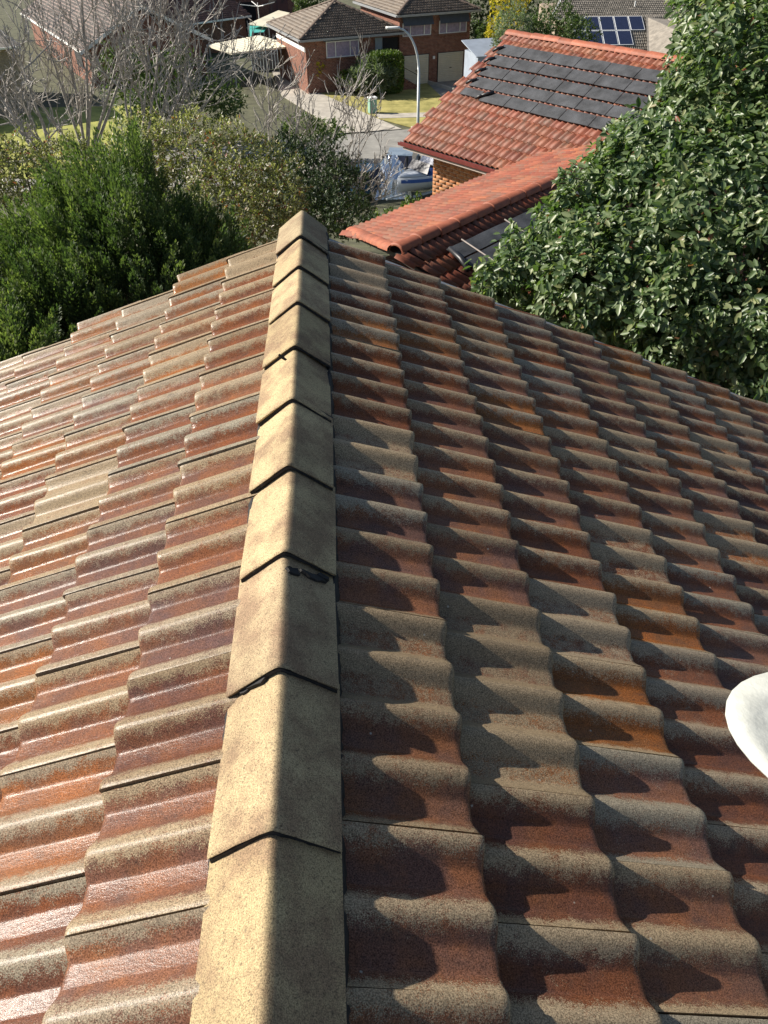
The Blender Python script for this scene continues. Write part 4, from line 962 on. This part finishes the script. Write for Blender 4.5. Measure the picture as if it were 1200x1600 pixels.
# ------------------------------------------------------------------ street furniture
lp = atz(652, 262, 0); M['galv'] = simple('galvanised_steel', (.50, .53, .54), .45, .12, 6, metal=.2)
lamp = thing('street_lamp', 'tall galvanised street lamp with curved outreach arm beside the road', 'street lamp', (lp[0], lp[1], 0))
t_ = aty(653, 100, lp[1]); hgt = t_[2]; e_ = aty(612, 44, lp[1]); dx = e_[0]-lp[0]; top = e_[2]
path = [(0, 0, 0), (0, 0, hgt*.5), (0, 0, hgt*.92)]
for a in np.linspace(0, math.pi/2*.93, 8): path.append((dx*.80*(1-math.cos(a)), 0, hgt*.92+(top-hgt*.92)*math.sin(a)))
MB().tube(path, np.concatenate([[.10, .085, .075], np.linspace(.07, .05, 8)]), 10).build('pole', M['galv'], lamp, True)
MB().tube([(0, 0, 0), (0, 0, .9)], .13, 10).build('pole_base', M['galv'], lamp, True)
pe = np.array(path[-1]); hd = MB(); rings = []
for t in np.linspace(0, 1, 7):
    wv_ = .05+.11*math.sin(math.pi*(t*.8+.15)); c = pe+np.array([-.75*t, 0, .03]); rings.append([c+[0, wv_*math.cos(q), .07*math.sin(q)] for q in np.linspace(0, 2*math.pi, 9)[:-1]])
hd.loft(rings).build('lamp_head', M['white_paint'], lamp, True)
gb = atz(582, 177, 0); M['box_green'] = simple('pale_green_steel', (.22, .38, .30), .5, .1, 3)
pb = thing('power_pillar', 'small pale green electrical pillar on the lawn beside the driveway', 'utility box', (gb[0], gb[1], .03), FA)
bevel(MB().box(-.28, .28, -.22, .22, 0, .95).build('cabinet', M['box_green'], pb), .03); bevel(MB().box(-.31, .31, -.25, .25, .952, 1.04).build('lid', M['white_paint'], pb), .02)
# retaining edge beside the garage drive, and side gate
re0, re1 = atz(668, 132, 0), atz(708, 144, 0)
ret = thing('retaining_edge', 'low concrete edge between lawn and garage drive', 'kerb', (re0[0], re0[1], .03)); dv = re1-re0; nv = unit(np.array([-dv[1], dv[0], 0]))*.15
MB().slab([np.zeros(3)+[0, 0, .25], dv+[0, 0, .25], dv+nv+[0, 0, .25], nv+[0, 0, .25]], .25, (0, 0, 1)).build('edge', M['concrete'], ret)
b0 = atz(642, 132, 0); bb_ = thing('brick_edging', 'short row of orange bricks at the foot of the entry steps', 'bricks', (b0[0], b0[1], .03), .3)
for i in range(7): MB().box(i*.25, i*.25+.23, 0, .23, 0, .28).build('brick', M['red_cap'], bb_)
fp0, fp1 = atz(734, 122, 0), atz(800, 112, 0); fd = unit(fp1-fp0); sf_ = thing('side_fence', 'pale blue metal fence right of the garages', 'fence', fp0, math.atan2(fd[1], fd[0]))
for i in range(14): MB().box(i*.4, i*.4+.38, (i % 2)*.02, .05+(i % 2)*.02, 0, 1.8).build('panel', M['pale_fence'], sf_)
g0 = aty(757, 100, 58); g0[2] = 0
shd = thing('garden_shed', 'pale blue-grey metal shed roof beyond the red ridge', 'shed', g0, math.radians(15)); zz = aty(757, 80, 58)[2]
MB().box(-.5, 2.0, 0, 2.2, 0, zz-.2).build('wall', M['pale_fence'], shd); MB().slab([(-.7, -.2, zz-.25), (2.2, -.2, zz-.25), (2.2, 2.4, zz+.35), (-.7, 2.4, zz+.35)], .06).build('roof', M['pale_fence'], shd)

# ------------------------------------------------------------------ garden plants across the street and behind the red roof
def tree_at(name, label, px_, py_, Y, r, n, size, mat, cat='shrub', zbase=0, extra=(), k=5, shell=.5, up=.35, ratio=.5):
    lobes = [lob(px_, py_, Y, r)]+[lob(*e) for e in extra]; c = lobes[0][0]
    return plant(name, label, cat, lobes, n, size, mat, (c[0], c[1], zbase), .1, k, shell, up, ratio=ratio)
tree_at('round_shrub', 'grey-green spiky round shrub on the front lawn', 583, 116, 67.5, (1.5, 1.3, 1.15), 5200, (.22, .5), M['leaf_grey'], up=.8, ratio=.16, extra=[(565, 122, 67, (.9, .9, .8)), (600, 120, 67.5, (.9, .9, .8))])
# clipped box hedge
hb_ = FO+np.array([math.cos(FA), math.sin(FA), 0])*-4.7+np.array([-math.sin(FA), math.cos(FA), 0])*-2.3; hg = thing('clipped_hedge', 'clipped bright green box hedge beside the entry steps', 'hedge', (hb_[0], hb_[1], 0), FA)
rgh = np.random.default_rng(5); nh = 7000; P = rgh.uniform(-1, 1, (nh, 3)); ax_ = rgh.integers(0, 3, nh); P[np.arange(nh), ax_] = np.sign(P[np.arange(nh), ax_])*rgh.uniform(.86, 1.04, nh)
D = np.zeros((nh, 3)); D[np.arange(nh), ax_] = np.sign(P[np.arange(nh), ax_]); P = P/np.maximum(1, (np.abs(P)**6).sum(1)**(1/6))[:, None]*1.02
P = P*[1.2, .95, 1.35]+[0, .6, 1.45]
tag(link('crown', leaves_mesh('crown', P, unit(D+rgh.normal(0, .7, (nh, 3))), D+rgh.normal(0, .3, (nh, 3)), rgh.uniform(.10, .2, nh), .6, .1, mat=M['leaf_hedge'], quads=False), None, hg), kind='stuff')
MB().tube([(0, .6, 0), (0, .6, 1.2)], .12, 8).build('trunk', M['bark'], hg)
tree_at('yellow_shrub', 'yellow flowering shrub behind the red roof peak', 795, 8, 70, (1.5, 1.3, 2.2), 3200, (.12, .24), M['leaf_yellow'], extra=[(775, 50, 66, (.8, .8, 1.2))])
tree_at('silver_shrub', 'silvery grey-green rounded shrub behind the red roof peak', 803, 45, 58, (1.25, 1.2, 1.6), 6500, (.08, .16), M['leaf_grey'], extra=[(785, 65, 57, (.7, .7, .8))])
tree_at('leafy_shrub', 'mid green leafy shrub above the red roof ridge left of the solar panels', 868, 40, 60, (1.9, 1.5, 1.5), 7500, (.10, .2), M['leaf_mid'], extra=[(905, 52, 58, (1.2, 1.1, 1.0)), (840, 55, 58, (1.0, 1.0, .9))])
tree_at('pale_vine', 'pale leafed vine hanging beside the two-storey house corner', 752, 70, 70, (.55, .55, 1.3), 1300, (.14, .28), M['leaf_mid'], extra=[(748, 50, 71, (.5, .5, .9))])
tree_at('dark_tree', 'dark tree behind the right corner of the brick house', 760, 20, 80, (1.8, 1.5, 3.0), 3000, (.15, .3), M['leaf_dark'])
tree_at('backdrop_tree', 'deep green tree at the top behind the leafy shrub', 860, -6, 88, (3.4, 2.0, 2.6), 5000, (.16, .3), M['leaf_dark'], extra=[(915, 0, 90, (2.0, 2, 2.2)), (820, -10, 92, (2.2, 2, 2.6))])
tree_at('backdrop_tree', 'dark tree peeping over the hip roof at the top', 482, 2, 90, (1.6, 1.3, 1.6), 2200, (.16, .3), M['leaf_mid'])
tree_at('low_shrub', 'low green shrub at the foot of the brick wall left of the spiky shrub', 545, 122, 68, (1.0, .7, .6), 1500, (.12, .22), M['leaf_hedge'])
tree_at('yellow_bush', 'small yellow-green bush below the left window', 496, 103, 69, (.75, .6, .7), 900, (.12, .22), M['leaf_yellow'])
tree_at('street_shrub', 'sunlit lime green shrub at the road edge beneath bare twigs', 510, 205, 50, (1.5, .9, .8), 3000, (.09, .18), M['leaf_hedge'], extra=[(470, 200, 50, (1.3, .9, .9))], zbase=0)
tree_at('fence_shrub', 'small leafy sprig beside the red roof eave and boat', 648, 322, 19.5, (.35, .3, .25), 700, (.05, .10), M['leaf_hedge'], zbase=ground_z(19.5), extra=[(610, 340, 18.5, (.4, .3, .25))])
#--MARK-FAR--
# ------------------------------------------------------------------ boat and vehicles in the neighbour's yard
M['gelcoat'] = simple('white_gelcoat', (.55, .58, .62), .25, .05, 2); M['boat_blue'] = simple('blue_vinyl', (.03, .10, .36), .45, .1, 3)
M['canopy'] = simple('grey_lilac_canopy', (.30, .32, .40), .45, .25, 2.5, .01, 8); M['car_silver'] = simple('silver_blue_paint', (.30, .36, .42), .25, .06, 2, metal=.3)
M['car_blue'] = simple('dark_teal_paint', (.03, .09, .15), .2, .1, 2, metal=.2); M['tyre'] = simple('tyre_rubber', (.02, .02, .02), .8)
M['foil'] = simple('silver_foil_cover', (.75, .77, .80), .22, .1, 8, .03, 9, metal=.85)
bp = atz(652, 308, .9); by = ground_z(bp[1]); boat = thing('trailer_boat', 'white and blue runabout boat under a grey canopy beside the brick wall', 'boat', (bp[0]+.75, bp[1]+.55, by), math.radians(215))
# hull along local +x (bow)
rings = []; rim = []
for t in np.linspace(0, 1, 13):
    x = -2.2+4.4*t; w = .95*(1-max(0, (t-.45)/.55)**2.2)+.02; k = .45+.35*max(0, t-.5)
    rings.append([(x, -w, 1.25), (x, -w*.9, .85), (x, -w*.35, k), (x, 0, k-.08), (x, w*.35, k), (x, w*.9, .85), (x, w, 1.25), (x, w-.08 if w > .1 else w, 1.25), (x, 0, 1.05), (x, -w+.08 if w > .1 else -w, 1.25)])
MB().loft(rings).build('hull', M['gelcoat'], boat, True)
st_ = MB()
for s_ in (-1, 1): st_.loft([[(x, s_*(w+.015), z) for z in (1.0, 1.16)]+[(x, s_*(w-.03), z) for z in (1.16, 1.0)] for x, w in [(-2.2+4.4*t, .95*(1-max(0, (t-.45)/.55)**2.2)+.0) for t in np.linspace(0, .97, 12)]])
st_.build('hull_stripe', M['boat_blue'], boat)
dk_ = MB(); dk_.loft([[(x, -w, 1.27), (x, 0, 1.36), (x, w, 1.27), (x, 0, 1.22)] for x, w in [(.9+1.2*t, (.95*(1-max(0, ((3.1+1.2*t)/4.4-.45)/.55)**2.2))*.95+.01) for t in np.linspace(0, 1, 7)]]); dk_.build('foredeck', M['gelcoat'], boat, True)
bevel(MB().box(.2, .62, -.62, -.1, .95, 1.42).build('seat', M['boat_blue'], boat), .05); bevel(MB().box(.2, .62, .1, .62, .95, 1.42).build('seat', M['boat_blue'], boat), .05)
MB().slab([(.95, -.75, 1.35), (.95, .75, 1.35), (.68, .65, 1.75), (.68, -.65, 1.75)], .02).build('windscreen', M['glass'], boat)
can = [];
for x, h in ((-2.1, 1.35), (-1.7, 1.95), (-.9, 2.2), (-.2, 2.15), (.15, 1.55)): can.append([(x, .98*math.cos(a)*(1-.03*math.sin(5*a)), 1.2+(h-1.2)*math.sin(a)**.7) for a in np.linspace(0, math.pi, 13)])
MB().loft(can, closed=False, caps=False).loft([[(p[0], p[1]*.97, p[2]-.03) for p in r] for r in can][::-1], closed=False, caps=False).build('canopy', M['canopy'], boat, True)
tr_ = MB();
for s_ in (-.5, .5): tr_.box(-2.1, 1.6, s_-.04, s_+.04, .32, .42)
tr_.box(1.6, 2.9, -.04, .04, .36, .44); tr_.build('trailer_frame', M['galv'], boat)
for s_ in (-1, 1):
    w = MB().lathe([(.29, -.1), (.31, -.06), (.31, .06), (.29, .1)], (0, 0, 0), 16).build('wheel', M['tyre'], boat); w.rotation_euler = (math.pi/2, 0, 0); w.location = (-.5, s_*.82, .31)
def car(name, label, pos, rz, paint, L=4.4, W=1.8, H=1.5):
    c = thing(name, label, 'car', pos, rz)
    prof = [(-.5, .55), (-.5, .86), (-.28, .95), (.36, .98), (.46, .88), (.5, .7), (.5, .4), (-.5, .4)]
    def ring(w, zs=1): return [(x*L, w, z*zs) for x, z in prof]
    MB().loft([ring(-W/2*.94), ring(-W/2), ring(W/2), ring(W/2*.94)]).build('body', paint, c)
    cab = [(-.27, .95), (-.12, H), (.22, H), (.40, .97)]
    MB().loft([[(x*L, -W/2*.93 if z < 1 else -W/2*.76, z) for x, z in cab], [(x*L, W/2*.93 if z < 1 else W/2*.76, z) for x, z in cab]]).build('cabin', M['glass'], c)
    MB().slab([(-.125*L, -W*.385, H+.02), (.225*L, -W*.385, H+.02), (.225*L, W*.385, H+.02), (-.125*L, W*.385, H+.02)], .05).build('roof', paint, c)
    for sx in (-.31, .30):
        for sy in (-1, 1):
            w = MB().lathe([(.30, -.1), (.33, -.07), (.33, .07), (.30, .1)], (0, 0, 0), 16).build('wheel', M['tyre'], c); w.rotation_euler = (math.pi/2, 0, 0); w.location = (sx*L, sy*W*.46, .33)
            r_ = MB().lathe([(.19, -.11), (.2, 0), (.19, .11)], (0, 0, 0), 12).build('rim', M['alu'], w)
    for sy in (-1, 1): bevel(MB().box(-.505*L, -.47*L, sy*W*.3-.18, sy*W*.3+.18, .68, .82).build('headlight', M['gelcoat'], c), .03)
    return c
c1 = atz(622, 272, .8); car('parked_car', 'silver-blue car behind the boat partly wrapped in silver foil', (c1[0]+.2, c1[1]+1.0, ground_z(c1[1]+1)), math.radians(80), M['car_silver'])
c2 = atz(577, 312, .7); car('parked_car', 'dark teal car half hidden beneath the bare branches', (c2[0]-.3, c2[1]+.6, ground_z(c2[1]+.6)), math.radians(50), M['car_blue'], 4.0, 1.7, 1.4)
cv = atz(612, 283, 1.3); cover = thing('foil_cover', 'crumpled silver foil cover heaped beside the silver-blue car', 'cover', (cv[0], cv[1], ground_z(cv[1])))
rgc = np.random.default_rng(9); n_ = 17; zz_ = np.zeros((n_, n_)); V = []
for i in range(n_):
    for j in range(n_):
        u_, v_ = i/(n_-1)*2-1, j/(n_-1)*2-1; h = max(0, 1-abs(u_)**3)*max(0, 1-abs(v_)**3)
        V.append((u_*1.0+rgc.normal(0, .04), v_*1.1+rgc.normal(0, .04), h*1.75+rgc.normal(0, .14)*h))
MB().add(V, [(i*n_+j, (i+1)*n_+j, (i+1)*n_+j+1, i*n_+j+1) for i in range(n_-1) for j in range(n_-1)]).build('sheet', M['foil'], cover)
for i, (qx, qy) in enumerate(((599, 258), (618, 256), (636, 258), (655, 258))):
    q = atz(qx, qy+3, 1.6); p_ = thing('rod_holder', ['thin black post standing left of the foil cover', 'thin black post above the foil cover', 'thin black post above the silver-blue car windscreen', 'thin black post beside the street lamp foot'][i], 'post', (q[0], q[1], ground_z(q[1])))
    MB().tube([(0, 0, 0), (0, 0, 1.5)], .045, 6).tube([(0, 0, 1.4), (0, 0, 1.7)], .07, 8).build('rod', M['pipe_black'], p_)

# ------------------------------------------------------------------ satellite dish on our right-hand slope
M['dish'] = simple('weathered_white_dish', (.50, .51, .47), .55, .18, 9, .003, 60)
dc = ray(1450, 1190); dc = dc/np.linalg.norm(dc); tdist = 1.62
Cd = CAM+dc*tdist; tc = -dc; upi = unit(-D2+0.0*R2); upi = unit(upi-(upi@tc)*tc)
rt = unit(np.cross(upi, tc)); psi = math.radians(-14); ax1 = rt*math.cos(psi)+upi*math.sin(psi); ax2 = -rt*math.sin(psi)+upi*math.cos(psi)
nd_ = unit(tc*.50+ax2*.866); a2 = unit(np.cross(nd_, ax1))
foot = np.array([Cd[0]+.12, Cd[1]-.02, RIDGE_Z-.0274-(Cd[0]+.12)*math.tan(PR)+.01])
ds = thing('satellite_dish', 'white satellite dish mounted on the roof at the right photo edge', 'satellite dish', foot)
V = []; F = []; NR, NS = 7, 40; Ra, Rb_ = .315, .27
for i in range(NR):
    q = i/(NR-1)
    for j in range(NS):
        t = 2*math.pi*j/NS; V.append(Cd+ax1*Ra*q*math.cos(t)+a2*Rb_*q*math.sin(t)+nd_*(.035*(q*q-1))-foot)
nV = len(V); V += [p-nd_*.006 for p in V]
for i in range(NR-1):
    for j in range(NS):
        a_, b_, c_, d__ = i*NS+j, i*NS+(j+1) % NS, (i+1)*NS+(j+1) % NS, (i+1)*NS+j; F += [(a_, d__, c_, b_), (nV+a_, nV+b_, nV+c_, nV+d__)]
for j in range(NS): F.append(((NR-1)*NS+j, nV+(NR-1)*NS+j, nV+(NR-1)*NS+(j+1) % NS, (NR-1)*NS+(j+1) % NS))
MB().add(V, F).build('reflector', M['dish'], ds, True)
MB().tube([(0, 0, -.04), (0, 0, .10), (Cd-nd_*.10)-foot], .018, 8).build('mast', M['galv'], ds, True)
MB().tube([(Cd-a2*Rb_)-foot, (Cd-a2*Rb_*.9+nd_*.40)-foot], .010, 6).build('arm', M['galv'], ds)
MB().tube([(Cd-a2*Rb_*.9+nd_*.38)-foot, (Cd-a2*Rb_*.75+nd_*.34)-foot], .028, 10).build('receiver', M['gutter_grey'], ds, True)
bq = Cd-ax1*Ra*.55+a2*Rb_*.30; MB().tube([bq-nd_*.035-foot, bq-nd_*.012-foot], .008, 8).build('bolt', M['dark'], ds)
# ------------------------------------------------------------------ groups of like things
for nm, g in (('bare_tree', 'bare winter trees'), ('olive_shrub', 'pale olive shrubs'), ('backdrop_tree', 'trees behind the far houses'), ('parked_car', 'cars parked beside the boat'), ('rod_holder', 'thin black posts by the boat'), ('pool_heater', 'pool heaters on the red roofs')):
    for o in sc.objects:
        if o.parent is None and o.name.split('.')[0] == nm: o['group'] = g
